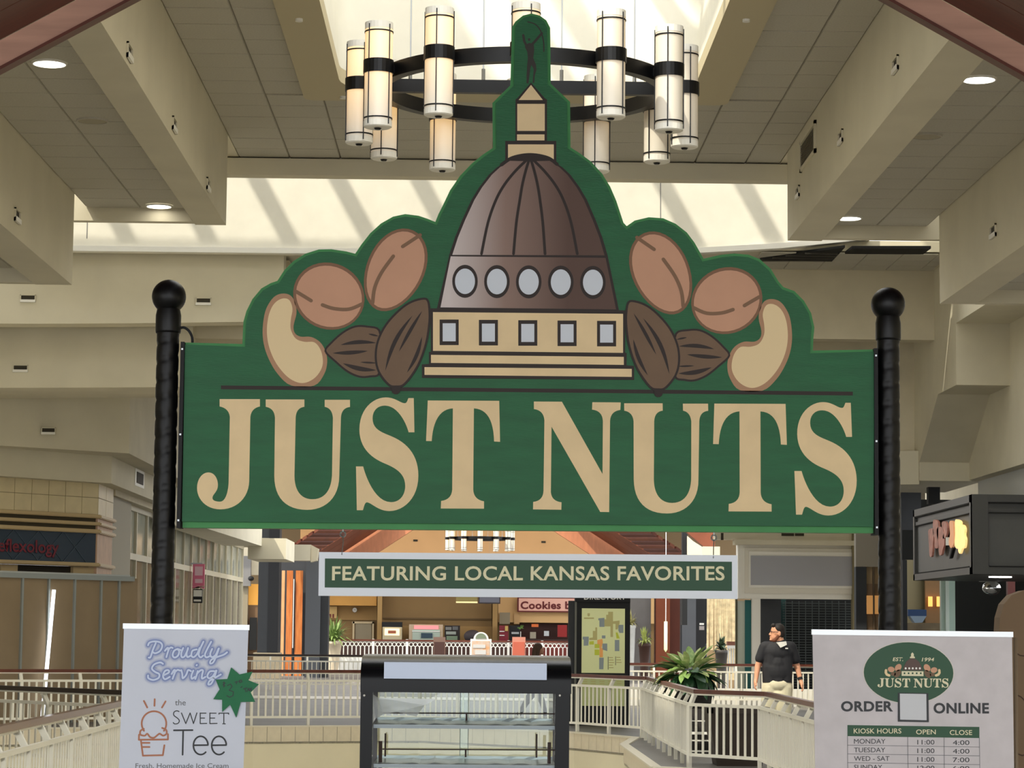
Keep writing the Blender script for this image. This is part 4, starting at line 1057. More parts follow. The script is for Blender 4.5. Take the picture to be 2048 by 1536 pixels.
# ================================================================== RAILINGS
hid = MB().box((0, 0, 0), (.001, .001, .001))
def mesh_only(mb, nm, mat):
    o = mb.build(nm, mat); me = o.data; bpy.data.objects.remove(o); return me
bal_me = mesh_only(MB().box((-.0125, -.0125, .17), (.0125, .0125, .82)), 'baluster', railwhite)
def railing(path, name, label, side, group='white atrium railings', hmat=brownrail, singles=True, post=1.05, z0=0.0, last=True, first=True):
    r = thing(name, label, 'railing', (path[0][0], path[0][1], z0), group)
    Z = Vector((0, 0, z0)); hp = []; bars = MB(); pts = [Vector((x, y)) for x, y in path]
    nrm = []
    for i in range(len(pts)):
        ns = []
        if i: d = (pts[i]-pts[i-1]).normalized(); ns.append(Vector((-d.y, d.x)))
        if i < len(pts)-1: d = (pts[i+1]-pts[i]).normalized(); ns.append(Vector((-d.y, d.x)))
        m = sum(ns, Vector((0, 0))).normalized()*side; nrm.append(m)
    for p, m in zip(pts, nrm): hp.append(Vector((p.x+m.x*.10, p.y+m.y*.10, z0+RZ-.03)))
    hb = MB(); ub = MB()
    for a, b in zip(hp[:-1], hp[1:]):
        hb.bar(a, b, .075, .055); ub.bar(a-Vector((0, 0, .038)), b-Vector((0, 0, .038)), .05, .02)
    hb.build('handrail', hmat, r); ub.build('handrail_strip', railwhite, r)
    tr = MB(); br = MB()
    for a, b in zip(pts[:-1], pts[1:]):
        tr.bar((a.x, a.y, z0+.82), (b.x, b.y, z0+.82), .035, .04); br.bar((a.x, a.y, z0+.17), (b.x, b.y, z0+.17), .035, .04)
    tr.build('top_rail', railwhite, r); br.build('bottom_rail', railwhite, r)
    joined = MB(); cache = {}
    for k, (a, b) in enumerate(zip(pts[:-1], pts[1:])):
        d = b-a; L = d.length; u = d/L; nn = Vector((-u.y, u.x))*side; np_ = max(1, round(L/post))
        for i in range(np_+1):
            if i == np_ and k < len(pts)-2: continue
            p = a+d*(i/np_)
            key = (round(nn.x, 3), round(nn.y, 3))
            if key not in cache:
                o3 = Vector((nn.x*.10, nn.y*.10, 0)); w_ = .05
                mb = MB()
                mb.bar((0, 0, 0), (0, 0, .80), w_, w_, (nn.x, nn.y, 0)); mb.bar((0, 0, .775), tuple(o3*.92+Vector((0, 0, .945))), w_, w_, (nn.x, nn.y, 0)); mb.bar(tuple(o3*.92+Vector((0, 0, .92))), tuple(o3*.92+Vector((0, 0, .965))), w_, w_, (nn.x, nn.y, 0))
                cache[key] = mesh_only(mb, 'post', railwhite)
            pieces('post', cache[key], [(p.x, p.y, z0)], r)
            if i < np_:
                nb = max(1, round(L/np_/.13))
                for j in range(1, nb):
                    q = p+d*(j/nb/np_)
                    if singles:
                        kb = ('b', round(u.x, 3), round(u.y, 3))
                        if kb not in cache: cache[kb] = mesh_only(MB().bar((0, 0, .17), (0, 0, .82), .012, .034, (u.x, u.y, 0)), 'baluster', railwhite)
                        pieces('baluster', cache[kb], [(q.x, q.y, z0)], r)
                    else: joined.box((q.x-.0125, q.y-.0125, z0+.17), (q.x+.0125, q.y+.0125, z0+.82))
    if not singles and joined.v: tag(joined.build('baluster_row', railwhite, r), kind='stuff')
    return r
railing(R1[::-1], 'atrium_railing', 'nearest white railing at left, running towards the kiosk banner', -1, hmat=M('handrail_polished', (128, 92, 78), .14, spec=.8))
railing(R2[::-1], 'atrium_railing', 'white railing with dark handrail behind the nearest left railing', -1, hmat=M('handrail_dark', (40, 26, 22), .35))
railing(R3, 'atrium_railing', 'long white railing across the far side of the atrium', 1)
railing(R4, 'atrium_railing', 'white railing at right that steps round the dark planter', 1)
railing([(3.3, 60), (9.2, 60)], 'atrium_railing', 'sunlit white railing behind the man in the black shirt', 1)
railing([(-6.9, 72), (-2.7, 72.5)], 'far_railing', 'dark topped railing in front of the orange wood panel', 1, singles=False, hmat=M('handrail_dark2', (40, 26, 22), .35))
box_r5 = tag(box('kerb', (3.3, 60.15, 0), (9.2, 60.5, .42), white), 'low white kerb below the sunlit railing behind the man', 'kerb')
st_ = MB().box((-12, 63.0, 0), (9, 65.5, .012)).build('floor_band', M('pale_floor_band', (206, 200, 188), .35)); struct(st_, 'pale tile band across the far walkway')

# ================================================================== CHANDELIER
def chandelier(c, label, group, ztop=11.05):
    t = thing('ring_chandelier', label, 'chandelier', tuple(c), group)
    R = 1.245; rt = .107; L = .79
    dkb = black
    n = 72; rb = MB(); r_i, r_o, h = R-.20, R-.12, .055; zb_ = c.z+.06
    vs = [(c.x+r*math.cos(2*PI*i/n), c.y+r*math.sin(2*PI*i/n), zb_+z) for r, z in ((r_o, -h), (r_o, h), (r_i, h), (r_i, -h)) for i in range(n)]
    fs = [(q*n+i, q*n+(i+1) % n, ((q+1) % 4)*n+(i+1) % n, ((q+1) % 4)*n+i) for q in range(4) for i in range(n)]
    o = rb.add(vs, fs).build('ring', dkb, t); smooth_sharp(o, 40)
    mb = MB(); mb.bar((c.x-R+.16, c.y, zb_-.0), (c.x+R-.16, c.y, zb_-.0), .06, .10); mb.build('cross_bar', dkb, t)
    for sx in (-.86, -.30, .30, .86):
        MB().tube([(c.x+sx, c.y, zb_+.04), (c.x+sx, c.y, zb_+.14)], .014, 8).build('cable_socket', steel, t)
        MB().tube([(c.x+sx, c.y, zb_+.12), (c.x+sx, c.y, ztop)], .005, 6).build('cable', steel, t)
    capm = M('lamp_cap', (232, 228, 216), .4)
    for k in range(12):
        a = -PI/2+k*PI/6; x = c.x+R*math.cos(a); y = c.y+R*math.sin(a)
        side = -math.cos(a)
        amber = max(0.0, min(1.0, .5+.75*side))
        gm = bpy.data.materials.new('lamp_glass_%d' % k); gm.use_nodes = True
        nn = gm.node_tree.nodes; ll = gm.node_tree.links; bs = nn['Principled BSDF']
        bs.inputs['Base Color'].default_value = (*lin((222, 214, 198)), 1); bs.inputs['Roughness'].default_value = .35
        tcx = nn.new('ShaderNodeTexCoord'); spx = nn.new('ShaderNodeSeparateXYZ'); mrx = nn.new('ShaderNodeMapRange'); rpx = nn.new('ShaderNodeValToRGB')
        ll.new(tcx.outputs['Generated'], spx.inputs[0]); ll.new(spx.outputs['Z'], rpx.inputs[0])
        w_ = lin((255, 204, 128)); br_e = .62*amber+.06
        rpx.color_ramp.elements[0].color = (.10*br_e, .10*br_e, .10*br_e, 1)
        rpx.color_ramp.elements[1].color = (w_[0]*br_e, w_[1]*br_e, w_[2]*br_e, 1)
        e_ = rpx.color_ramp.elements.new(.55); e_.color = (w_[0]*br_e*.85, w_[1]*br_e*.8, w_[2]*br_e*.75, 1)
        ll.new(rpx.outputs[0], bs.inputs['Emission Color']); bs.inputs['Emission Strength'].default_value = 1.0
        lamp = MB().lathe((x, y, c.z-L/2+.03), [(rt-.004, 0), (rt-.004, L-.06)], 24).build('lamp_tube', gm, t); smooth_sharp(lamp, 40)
        MB().lathe((x, y, c.z-L/2), [(rt-.015, 0), (rt-.002, .008), (rt-.002, .05)], 24).build('bottom_cap', capm, lamp)
        MB().lathe((x, y, c.z+L/2-.05), [(rt-.002, 0), (rt-.002, .05)], 24).build('top_cap', capm, lamp)
        MB().lathe((x, y, c.z-L/2-.012), [(.02, 0), (.03, .014)], 12).build('finial', dkb, lamp)
        MB().lathe((x, y, c.z+.012), [(rt+.006, 0), (rt+.006, .10)], 24).build('collar', dkb, lamp)
        bd_ = MB()
        for zz in (c.z-L/2+.065, c.z+L/2-.075): bd_.lathe((x, y, zz), [(rt+.001, 0), (rt+.001, .010)], 24)
        for q in range(4):
            b = a+PI/4*0+q*PI/2+.35; bd_.bar((x+rt*math.cos(b), y+rt*math.sin(b), c.z-L/2+.02), (x+rt*math.cos(b), y+rt*math.sin(b), c.z+L/2-.02), .008, .008)
        bd_.build('strap', dkb, lamp)
        ra = R-.14; MB().bar((c.x+ra*math.cos(a), c.y+ra*math.sin(a), zb_), (x, y, zb_), .05, .06).build('bracket', dkb, lamp)
    return t
pc = P(1045, 150, 18.85); pc.z = 5.85
chandelier(pc, 'large black ring chandelier with twelve glowing cylinder lamps', 'ring chandeliers')
pc = P(960, 1080, 97.0); pc.z = 5.22
chandelier(pc, 'small distant ring chandelier lit white over the food court', 'ring chandeliers', 8.28)

# ================================================================== LEFT SHOPS
def text_map(name, body, fn, mat, parent, bold=0.0):
    """lettering mapped by fn(u 0..1 along, v 0..1 up the cap height)"""
    cu = bpy.data.curves.new(name, 'FONT'); cu.body = body; cu.size = 1.0; cu.offset = bold; cu.resolution_u = 4
    o = bpy.data.objects.new(name, cu); COL.objects.link(o)
    me = bpy.data.meshes.new_from_object(o.evaluated_get(bpy.context.evaluated_depsgraph_get()))
    bpy.data.objects.remove(o); bpy.data.curves.remove(cu)
    xs = [v.co.x for v in me.vertices]; x0, x1 = min(xs), max(xs)
    for v in me.vertices: v.co = fn((v.co.x-x0)/(x1-x0), v.co.y/.729)
    me.materials.clear(); me.materials.append(mat)
    return ob(name, me, parent)
def pbox(name, x0, y0, x1, y1, Y, th, mat, parent=None):
    """box whose front fills the pixel rectangle on plane y=Y"""
    a = P(x0, y1, Y); b = P(x1, y0, Y); c = P((x0+x1)/2, y1, Y).z; d = P((x0+x1)/2, y0, Y).z
    return box(name, (a.x, Y, c), (b.x, Y+th, d), mat, parent)

KX, KY = -7.29, 48.3
DX, DY = .634, .773                     # direction of the angled shop front, away to the right
def ZY(y, yy=48.3, h=1252): return 1.77+(h-y)*yy/5000
def front(s, z, off=0.0):               # s metres from the corner (negative = left), off>0 towards viewer
    return Vector((KX+DX*s+DY*off, KY+DY*s-DX*off, z))
def fprism(mb, s0, s1, z0, z1, o0, o1):
    mb.prism([front(s0, z0, o1), front(s1, z0, o1), front(s1, z1, o1), front(s0, z1, o1)], [front(s0, z0, o0), front(s1, z0, o0), front(s1, z1, o0), front(s0, z1, o0)]); return mb
def cprism(mb, y0, y1, z0, z1, x0, x1): return mb.box((x0, y0, z0), (x1, y1, z1))
shop = thing('corner_shop_front', 'tiled corner shop front with navy diamond sign reading Reflexology', 'shop front', (KX, KY, 0))
shoptile = M('shop_tile', (216, 200, 160), .5, var=.05, vscale=4)
grout = M('shop_grout', (150, 136, 104), .8)
mb = MB(); fprism(mb, -5, 0, ZY(1031), ZY(962), -.25, -.012); cprism(mb, KY, KY+2.0, ZY(1031), ZY(962), KX-.2, KX-.012); mb.build('header_core', grout, shop)
zr = [ZY(1031), ZY(997.5), ZY(964)]
w_t = .415
for r_ in range(2):
    for i in range(9):
        s1 = -.0-i*w_t; s0 = s1-w_t
        fprism(MB(), s0+.006, s1-.006, zr[r_]+.006, zr[r_+1]-.006, -.012, 0).build('tile', shoptile, shop)
    for i in range(2):
        cprism(MB(), KY+.02+i*1.0, KY+.99+i*1.0, zr[r_]+.006, zr[r_+1]-.006, KX-.012, KX+.004).build('tile', shoptile, shop)
mold = M('shop_moulding', (196, 172, 128), .5)
for ya, yb in ((1031, 1038.5), (1046, 1053), (1060.5, 1068.5), (1127, 1135)):
    z0, z1 = ZY(yb), ZY(ya); h = z1-z0; mb = MB()
    for off, q in ((.05, 0), (.075, .2)):
        fprism(mb, -5, 0+off*.5, z0+h*q, z1-h*q, -.1, off); cprism(mb, KY-off*.6, KY+2.0, z0+h*q, z1-h*q, KX-.2, KX+off)
    mb.build('moulding', mold, shop)
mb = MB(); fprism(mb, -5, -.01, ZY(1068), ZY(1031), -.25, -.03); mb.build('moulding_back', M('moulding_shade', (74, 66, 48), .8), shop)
mb = MB(); cprism(mb, KY, KY+1.98, ZY(1150), ZY(1031), KX-.2, KX); mb.build('pilaster', M('pilaster_stone', (196, 160, 128), .6, var=.1, vscale=4), shop)
navy = M('sign_navy', (40, 56, 72), .4)
mb = MB(); fprism(mb, -5, -.02, ZY(1127), ZY(1068), -.25, -.02); mb.build('sign_panel', navy, shop)
mb = MB(); dm_ = .60; zA, zB = ZY(1127), ZY(1068)
for i in range(9):
    for sgn in (1, -1):
        sa = -.25-i*dm_; sb = sa-dm_*.98
        p = front(sa, zA if sgn > 0 else zB, -.014); q = front(sb, zB if sgn > 0 else zA, -.014)
        mb.bar(p, q, .010, .010)
mb.build('diamond_lattice', M('lattice_line', (74, 90, 102), .5), shop)
redl = M('sign_red', (120, 26, 40), .4)
def rf(u, v): return front(-2.62+u*1.66, ZY(1110.5)+v*.24, -.005)
text_map('lettering', 'Reflexology', rf, redl, shop, .012)
def rf2(u, v): return front(-2.62+u*1.66+.012, ZY(1110.5)+v*.24-.012, -.012)
text_map('lettering_shadow', 'Reflexology', rf2, M('sign_red_dark', (70, 18, 30), .5), shop, .016)
mb = MB(); fprism(mb, -5, 0, ZY(1165), ZY(1135), -.6, -.12); mb.build('lintel', M('lintel_dark', (46, 40, 32), .8), shop)
mb = MB(); fprism(mb, -.55, .02, ZY(1165), ZY(1136), -.2, -.04); mb.build('lintel_block', mold, shop); fprism(MB(), -2.3, -1.9, ZY(1165), ZY(1136), -.2, -.06).build('lintel_block', mold, shop)
mb = MB(); fprism(mb, -5, 0, 0, ZY(1150), -.4, -.2); mb.build('lower_wall', M('shop_lower', (120, 104, 80), .8), shop)

# brown hoarding with metal battens
h0 = P(-70, 1148, 44.2); h0 = Vector((h0.x, 44.2, 0)); h1 = P(278, 1160, 48.0); h1 = Vector((h1.x, 47.85, 0))
hd = (h1-h0).normalized(); hn = Vector((hd.y, -hd.x, 0)); HL = (h1-h0).length
ho = thing('hoarding', 'brown construction hoarding with grey metal battens along the left shops', 'hoarding', tuple(h1))
hbm = M('hoarding_board', (158, 138, 110), .8, var=.07, vscale=1.5)
gal = M('galvanised_steel', (160, 166, 162), .4, metal=.3)
zt_ = 2.68
def hp_(s, z, off): v = h0+hd*s+hn*off; return Vector((v.x, v.y, z))
def hprism(s0, s1, z0, z1, o0, o1): return MB().prism([hp_(s0, z0, o1), hp_(s1, z0, o1), hp_(s1, z1, o1), hp_(s0, z1, o1)], [hp_(s0, z0, o0), hp_(s1, z0, o0), hp_(s1, z1, o0), hp_(s0, z1, o0)])
import bisect
def s_at(px):                            # arc length where the hoarding crosses a picture column
    lo_, hi_ = -2.0, HL+2
    for _ in range(40):
        m = (lo_+hi_)/2; v = h0+hd*m
        d = Vector((v.x, v.y, 1.5))-CAM; u = d.dot(RT)/d.dot(f0)*F+IW/2
        if u < px: lo_ = m
        else: hi_ = m
    return lo_
cuts = [0]+[s_at(x) for x in (40, 93, 145, 198, 234)]+[HL]
for a, b in zip(cuts[:-1], cuts[1:]): hprism(a+.004, b-.004, 0, zt_, -.03, 0).build('board', hbm, ho)
for s in cuts[1:-1]: hprism(s-.022, s+.022, 0, zt_, 0, .04).build('batten', gal, ho)
hprism(0, s_at(262), zt_-.06, zt_+.03, -.05, .06).build('top_channel', gal, ho)
hprism(0, s_at(255), zt_+.02, zt_+.06, -.05, .03).build('top_channel', M('galvanised_pale', (190, 194, 190), .4), ho)
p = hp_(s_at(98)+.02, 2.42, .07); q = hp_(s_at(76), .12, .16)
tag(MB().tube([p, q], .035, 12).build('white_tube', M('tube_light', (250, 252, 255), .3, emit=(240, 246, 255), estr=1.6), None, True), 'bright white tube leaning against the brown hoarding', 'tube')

# corridor glazing
gz = MB()
glz = thing('shop_glazing', 'long wall of pale mullioned shop windows along the left corridor', 'shop window', (-7.55, 68, 0))
pane_m = M('shop_pane', (176, 180, 168), .12, spec=.8, var=.12, vscale=.7)  # opaque pale base colour stands in for the bright reflection in the glass
pane_dark = M('shop_pane_low', (128, 122, 104), .15, spec=.7, var=.2, vscale=.9)
mul = M('mullion_paint', (206, 198, 172), .5)
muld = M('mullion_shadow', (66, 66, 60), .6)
ys = [53.6+i*1.82 for i in range(16)]
me_u = mesh_only(MB().box((-.02, .11, 3.36), (.0, 1.76, 4.28)), 'pane', pane_m)
me_l = mesh_only(MB().box((-.02, .11, .15), (.0, 1.76, 3.22)), 'pane', pane_dark)
me_m = mesh_only(MB().box((-.03, -.05, 0), (.06, .05, 4.30)), 'mullion', mul)
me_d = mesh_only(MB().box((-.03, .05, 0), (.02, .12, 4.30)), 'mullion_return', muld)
pieces('pane', me_u, [(-7.55, y, 0) for y in ys[:-1]], glz); pieces('pane', me_l, [(-7.55, y, 0) for y in ys[:-1]], glz)
pieces('mullion', me_m, [(-7.55, y, 0) for y in ys], glz); pieces('mullion_return', me_d, [(-7.55, y, 0) for y in ys[:-1]], glz)
box('transom', (-7.58, ys[0], 3.22), (-7.49, ys[-1], 3.36), mul, glz); box('head_rail', (-7.58, ys[0], 4.28), (-7.48, ys[-1], 4.40), mul, glz)
box('back_wall', (-8.1, 50, 0), (-7.62, 82, 4.5), M('shop_interior', (150, 140, 116), .8), glz)
struct(box('trim_19', (-7.7, 50.3, 4.38), (-7.25, 82, 4.9), drywall2), 'cream frieze above the left corridor windows')
struct(box('wall_left', (-7.9, 49.9, 0), (-7.35, 53.4, 4.5), M('pier_grey', (160, 152, 130), .7)), 'grey pier beside the corner shop')
o = MB().slab([(-7.3, 58), (-6.45, 60), (-6.2, 72.6), (-7.3, 72.6)], 4.12, 5.0); struct(o.build('trim_20', drywall), 'cream bulkhead over the left corridor')
o = MB().box((-6.6, 72.6, 3.75), (-5.5, 76, 4.35)); struct(o.build('trim_21', drywall), 'small cream box bulkhead at the end of the left corridor')
# pink blade sign
YP = 66.0
bs_ = thing('blade_sign', 'pink and white hanging shop sign beside the left black pole', 'sign', tuple(P(397, 1206, YP)))
pk = M('sign_pink', (226, 120, 150), .5)
pbox('panel', 385, 1128, 409.5, 1172, YP, .06, pk, bs_)
px_poly_solid('pennant', [(384.5, 1172), (409, 1174), (408, 1178), (397, 1172.5), (385, 1177)], YP, YP, YP+.06, pk, bs_)
pbox('white_print', 389.5, 1133, 405.5, 1151, YP-.01, .01, M('pale_pink', (240, 200, 212), .5), bs_)
pbox('white_print', 390, 1158, 405, 1166, YP-.01, .01, MATS['pale_pink'], bs_)
pbox('lower_panel', 385.5, 1178, 405, 1206, YP, .06, blackmat, bs_)
pbox('white_print', 387, 1180, 404, 1193, YP-.01, .01, white, bs_); pbox('white_print', 387.5, 1199, 402, 1203, YP-.01, .01, white, bs_)
a = P(397, 1128, YP); MB().bar((-7.5, YP+.03, a.z+.01), (a.x+.1, YP+.03, a.z+.01), .04).build('bracket', steel, bs_)

# ================================================================== FAR COURT
FL = struct
# dark column, orange panel, grey columns
c1 = thing('dark_column', 'charcoal square column with stone base left of the food court', 'column', tuple(P(532, 1355, 88)))
xa, xb = P(516, 1200, 88).x, P(556, 1200, 88).x
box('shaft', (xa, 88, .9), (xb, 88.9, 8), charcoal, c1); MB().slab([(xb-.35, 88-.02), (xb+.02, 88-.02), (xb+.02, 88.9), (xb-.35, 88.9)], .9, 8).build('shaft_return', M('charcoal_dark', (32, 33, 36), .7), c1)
stone = M('stone_base', (176, 160, 130), .6, var=.08, vscale=3)
box('base', (xa-.12, 87.9, 0), (xb+.1, 89, .9), stone, c1)
op = thing('wood_panel_wall', 'tall orange wood panel lit by the sun beside the dark column', 'panel', tuple(P(583, 1350, 93)))
pbox('board', 560, 1141, 570, 1352, 93, .15, M('panel_pale', (214, 160, 110), .5, var=.15, vscale=2), op); pbox('board', 570, 1141, 586, 1352, 93, .12, orangewood, op); pbox('board', 588, 1141, 606, 1352, 93, .12, orangewood, op)
pbox('pendant_strip', 584.5, 1158, 588.5, 1296, 92.9, .08, white, op)
struct(box('wall_dark', (P(552, 1100, 94).x, 93.6, 0), (P(650, 1100, 94).x, 94.5, 4.28), charcoal), 'charcoal wall behind the orange panel')
gc = thing('grey_column', 'slate grey column between orange panel and food court', 'column', tuple(P(626, 1350, 90.5)))
xa, xb = P(611, 1200, 90.5).x, P(641, 1200, 90.5).x
box('shaft', (xa, 90.5, 0), (xb, 91.4, 4.2), M('slate', (92, 95, 100), .7), gc); box('shaft_return', (xb, 90.6, 0), (xb+.28, 91.4, 4.2), charcoal, gc)
# white acoustic boxes on the columns
for nm, (x0, y0, x1, y1, Y), lb in (('wall_box', (560, 1089, 621, 1121, 89.3), 'cream box with scrolled side on the far left column'), ('wall_box', (513, 1076, 538, 1096, 87.0), 'small cream box on the dark column top')):
    w_ = thing(nm, lb, 'wall box', tuple(P((x0+x1)/2, y1, Y)))
    pbox('body', x0, y0, x1, y1, Y, .8, drywall, w_)
    a = P(x0+2, y0+3, Y); b = P(x0+24, y1-12, Y)
    pts_ = [(a.x+(b.x-a.x)*t, b.z+(a.z-b.z)*(1-t)**2) for t in [i/8 for i in range(9)]]+[(b.x, a.z)]
    MB().xz(pts_ if area2(pts_) > 0 else pts_[::-1], Y-.08, Y).build('scroll', whitewall, w_)
    px_poly_solid('side', [(x1, y0), (x1+15, y0+8), (x1+12, y1), (x1, y1+3)], Y, Y+.1, Y+.8, drywall2, w_)

# far timber gable
def quadprism(ps, th=.12):
    return MB().prism(ps, [Vector(v)+Vector((0, 0, th)) for v in ps])
fg = thing('timber_gable', 'distant wooden gable ceiling over the food court entrance', 'roof gable', tuple(P(965, 1104, 95)))
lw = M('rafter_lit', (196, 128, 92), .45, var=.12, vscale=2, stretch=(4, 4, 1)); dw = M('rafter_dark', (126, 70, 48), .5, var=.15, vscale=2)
def mir(p): return (2*965-p[0], p[1])
for sgn in (0, 1):
    g_ = (lambda p: p) if sgn else mir
    e0, e1 = (1060, 1031), (1200, 1122); k0, k1 = (1130, 1031), (1270, 1122); m0, m1 = (1180, 1031), (1322, 1122); n0, n1 = (1246, 1031), (1388, 1122)
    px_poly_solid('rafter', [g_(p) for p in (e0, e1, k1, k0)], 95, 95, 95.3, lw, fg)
    def Q(p, Y): return P(*g_(p), Y)
    n = 3
    for i in range(n):
        t0, t1 = i/n, (i+1)/n-.02; Ya, Yb = 94.9-1.5*t0, 94.9-1.5*t1
        def mixp(a, b, t): return (a[0]+(b[0]-a[0])*t, a[1]+(b[1]-a[1])*t)
        ps = [Q(mixp(k0, m0, t0), Ya), Q(mixp(k1, m1, t0), Ya), Q(mixp(k1, m1, t1), Yb), Q(mixp(k0, m0, t1), Yb)]
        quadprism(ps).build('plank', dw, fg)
    n = 12
    for i in range(n):
        t0, t1 = i/n, (i+1)/n-.025
        def row(t, Y, a, b): return Q((a[0]+(b[0]-a[0])*t, a[1]+(b[1]-a[1])*t), Y)
        ps = [row(t0, 93.3, m0, m1), row(t1, 93.3, m0, m1), row(t1, 91.8, n0, n1), row(t0, 91.8, n0, n1)]
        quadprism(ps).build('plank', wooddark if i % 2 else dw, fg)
# peach ceiling/gable wall
peach = M('peach_plaster', (226, 178, 124), .85, var=.04, vscale=.8)
a = P(600, 1112, 104); b = P(1300, 1112, 104)
pw = struct(box('wall_gable', (a.x, 104, a.z), (b.x, 104.3, 9), peach), 'peach plaster gable wall above the food court')
for px, py in ((831, 1081), (1087, 1084)):
    c = P(px, py, 103.99); box('slot', (c.x-.09, 103.97, c.z-.04), (c.x+.09, 104, c.z+.04), slotdark, pw)
YK = 106.0
brown = M('court_brown', (138, 110, 70), .8, var=.06, vscale=1); brown2 = M('court_brown_light', (168, 134, 84), .8, var=.06, vscale=1); ochre = M('court_ochre', (190, 140, 72), .8, var=.1, vscale=1)
cw = struct(box('wall_food_court', (P(560, 1200, YK).x, YK, 0), (P(1330, 1200, YK).x, YK+.3, P(900, 1100, YK).z), brown), 'brown back wall of the food court')
pbox('soffit_band', 640, 1150, 754, 1211, YK-1.2, 1.2, ochre, cw); pbox('rear_panel', 655, 1212, 754, 1240, YK-.1, .1, brown2, cw)
pbox('pillar', 753, 1150, 765, 1346.5, YK-1.4, .6, brown2, cw); pbox('pillar', 984, 1150, 996, 1346.5, YK-1.4, .6, brown2, cw)
pbox('shutter', 765, 1150, 984, 1252, YK-.6, .2, brown, cw); pbox('shutter_foot', 765, 1236, 984, 1239, YK-.68, .1, M('shutter_line', (104, 82, 52), .8), cw); pbox('counter_band', 765, 1252, 984, 1346.5, YK-.7, .2, brown2, cw)
pbox('right_wall', 996, 1150, 1320, 1246, YK-.6, .2, M('court_peach', (212, 172, 118), .8), cw)
pbox('opening', 1040, 1247, 1140, 1300, YK-.3, .1, M('opening_dark', (60, 34, 28), .8), cw)
dr_ = struct(pbox('door_1', 709, 1247, 743, 1346.5, YK-.15, .1, M('door_grey', (150, 138, 112), .6)), 'grey door at the back of the food court')
for q in ((704, 1243, 709, 1330), (743, 1243, 748, 1330), (704, 1243, 748, 1247)): pbox('door_frame', *q, YK-.2, .12, M('door_trim', (206, 186, 146), .6) if 'door_trim' not in MATS else MATS['door_trim'], dr_)
ck = P(709.5, 1220, YK-.2); cl = thing('wall_clock', 'round white wall clock above the grey door', 'clock', tuple(ck))
def disc(name, c, r, th, mat, par, n=24): return MB().prism([(c.x+r*math.cos(2*PI*i/n), c.y-th, c.z+r*math.sin(2*PI*i/n)) for i in range(n)], [(c.x+r*math.cos(2*PI*i/n), c.y, c.z+r*math.sin(2*PI*i/n)) for i in range(n)]).build(name, mat, par)
disc('rim', ck, .11, .05, M('clock_rim', (120, 106, 84), .5), cl); disc('face', ck-Vector((0, .05, 0)), .095, .01, white, cl)
MB().bar(ck+Vector((0, -.065, 0)), ck+Vector((.05, -.065, 0)), .012).build('hand', ink, cl); MB().bar(ck+Vector((0, -.065, 0)), ck+Vector((-.03, -.065, .02)), .012).build('hand', ink, cl)
po = thing('menu_poster', 'cream poster with two red bottles on the ochre food court wall', 'poster', tuple(P(665, 1236, YK-.3)))
pbox('sheet', 656.5, 1213, 674, 1236, YK-.2, .04, M('poster_cream', (220, 186, 122), .6), po)
for x in (659, 665): pbox('bottle_print', x, 1228, x+2.8, 1235.5, YK-.22, .02, redl, po)
# counter machines
dc = thing('warming_cabinet', 'lit hot food warming cabinet with dark hood at the food court', 'cabinet', tuple(P(783, 1346.5, YK-2)))
pbox('hood', 764, 1244, 804, 1254, YK-2, .8, blackmat, dc); pbox('body', 764, 1254, 804, 1346.5, YK-2, .8, M('cabinet_cream', (196, 184, 150), .5), dc)
pbox('window', 769, 1257, 799, 1271, YK-2.04, .04, M('warm_window', (250, 226, 180), .4, emit=(255, 225, 170), estr=1.0), dc); pbox('food', 776, 1261, 792, 1267, YK-2.1, .05, M('food_brown', (170, 96, 66), .6), dc)
co = thing('drinks_cooler', 'upright drinks cooler with pink header and pale glass door', 'cooler', tuple(P(851, 1346.5, YK-2.2)))
pbox('body', 817, 1249, 886, 1346.5, YK-2.2, .8, M('cooler_frame', (190, 168, 140), .5), co); pbox('header', 828, 1251, 877, 1258.5, YK-2.25, .05, M('cooler_pink', (240, 150, 150), .5, emit=(255, 140, 140), estr=.35), co)
pbox('door', 824, 1259, 880, 1328, YK-2.25, .05, M('cooler_glass', (170, 182, 166), .2), co); pbox('shelf_strip', 824, 1262, 880, 1263.5, YK-2.28, .03, white, co); pbox('dark_crate', 842, 1266, 865, 1276, YK-2.3, .05, M('crate_blue', (52, 70, 84), .6), co)
ds = thing('dark_shelf', 'dark rack of packed goods right of the drinks cooler', 'shelf', tuple(P(904, 1346.5, YK-2.1)))
pbox('frame', 888, 1251, 920, 1346.5, YK-2.1, .6, M('rack_dark', (44, 36, 32), .7), ds)
for x, y, w_, h_, c in ((891, 1254, 12, 6, (120, 120, 116)), (905, 1253, 11, 7, (96, 96, 96)), (892, 1263, 20, 6, (150, 156, 146)), (893, 1272, 22, 10, (120, 138, 112))): pbox('packet', x, y, x+w_, y+h_, YK-2.14, .05, M('packet_%d_%d' % (x, y), c, .5), ds)
for i, (x0, x1) in enumerate(((934, 956),)):
    r_ = P((x0+x1)/2, 1270, YK-3); t_ = thing('dark_sack', 'dark rounded heap on the counter behind the arched menu stand', 'sack', tuple(r_))
    MB().ball((r_.x, YK-2.6, r_.z-.05), (.36, .25, .26), 16, 10).build('heap', M('sack_dark', (62, 54, 56), .7), t_, True)
    pbox('support', 936, 1272, 954, 1346.5, YK-2.7, .3, brown2, t_)
hm1 = tag(pbox('hanging_menu_board', 912, 1158, 955, 1205.5, YK-3, .12, M('menu_olive', (136, 122, 70), .6)), 'olive hanging menu board with a pale bottom edge', 'menu board')
pbox('hanger', 932, 940, 934, 1158, YK-2.98, .04, steel, hm1); pbox('edge_strip', 912, 1203, 955, 1206, YK-3.02, .05, M('menu_edge', (226, 210, 150), .5, emit=(250, 230, 170), estr=.4), hm1)
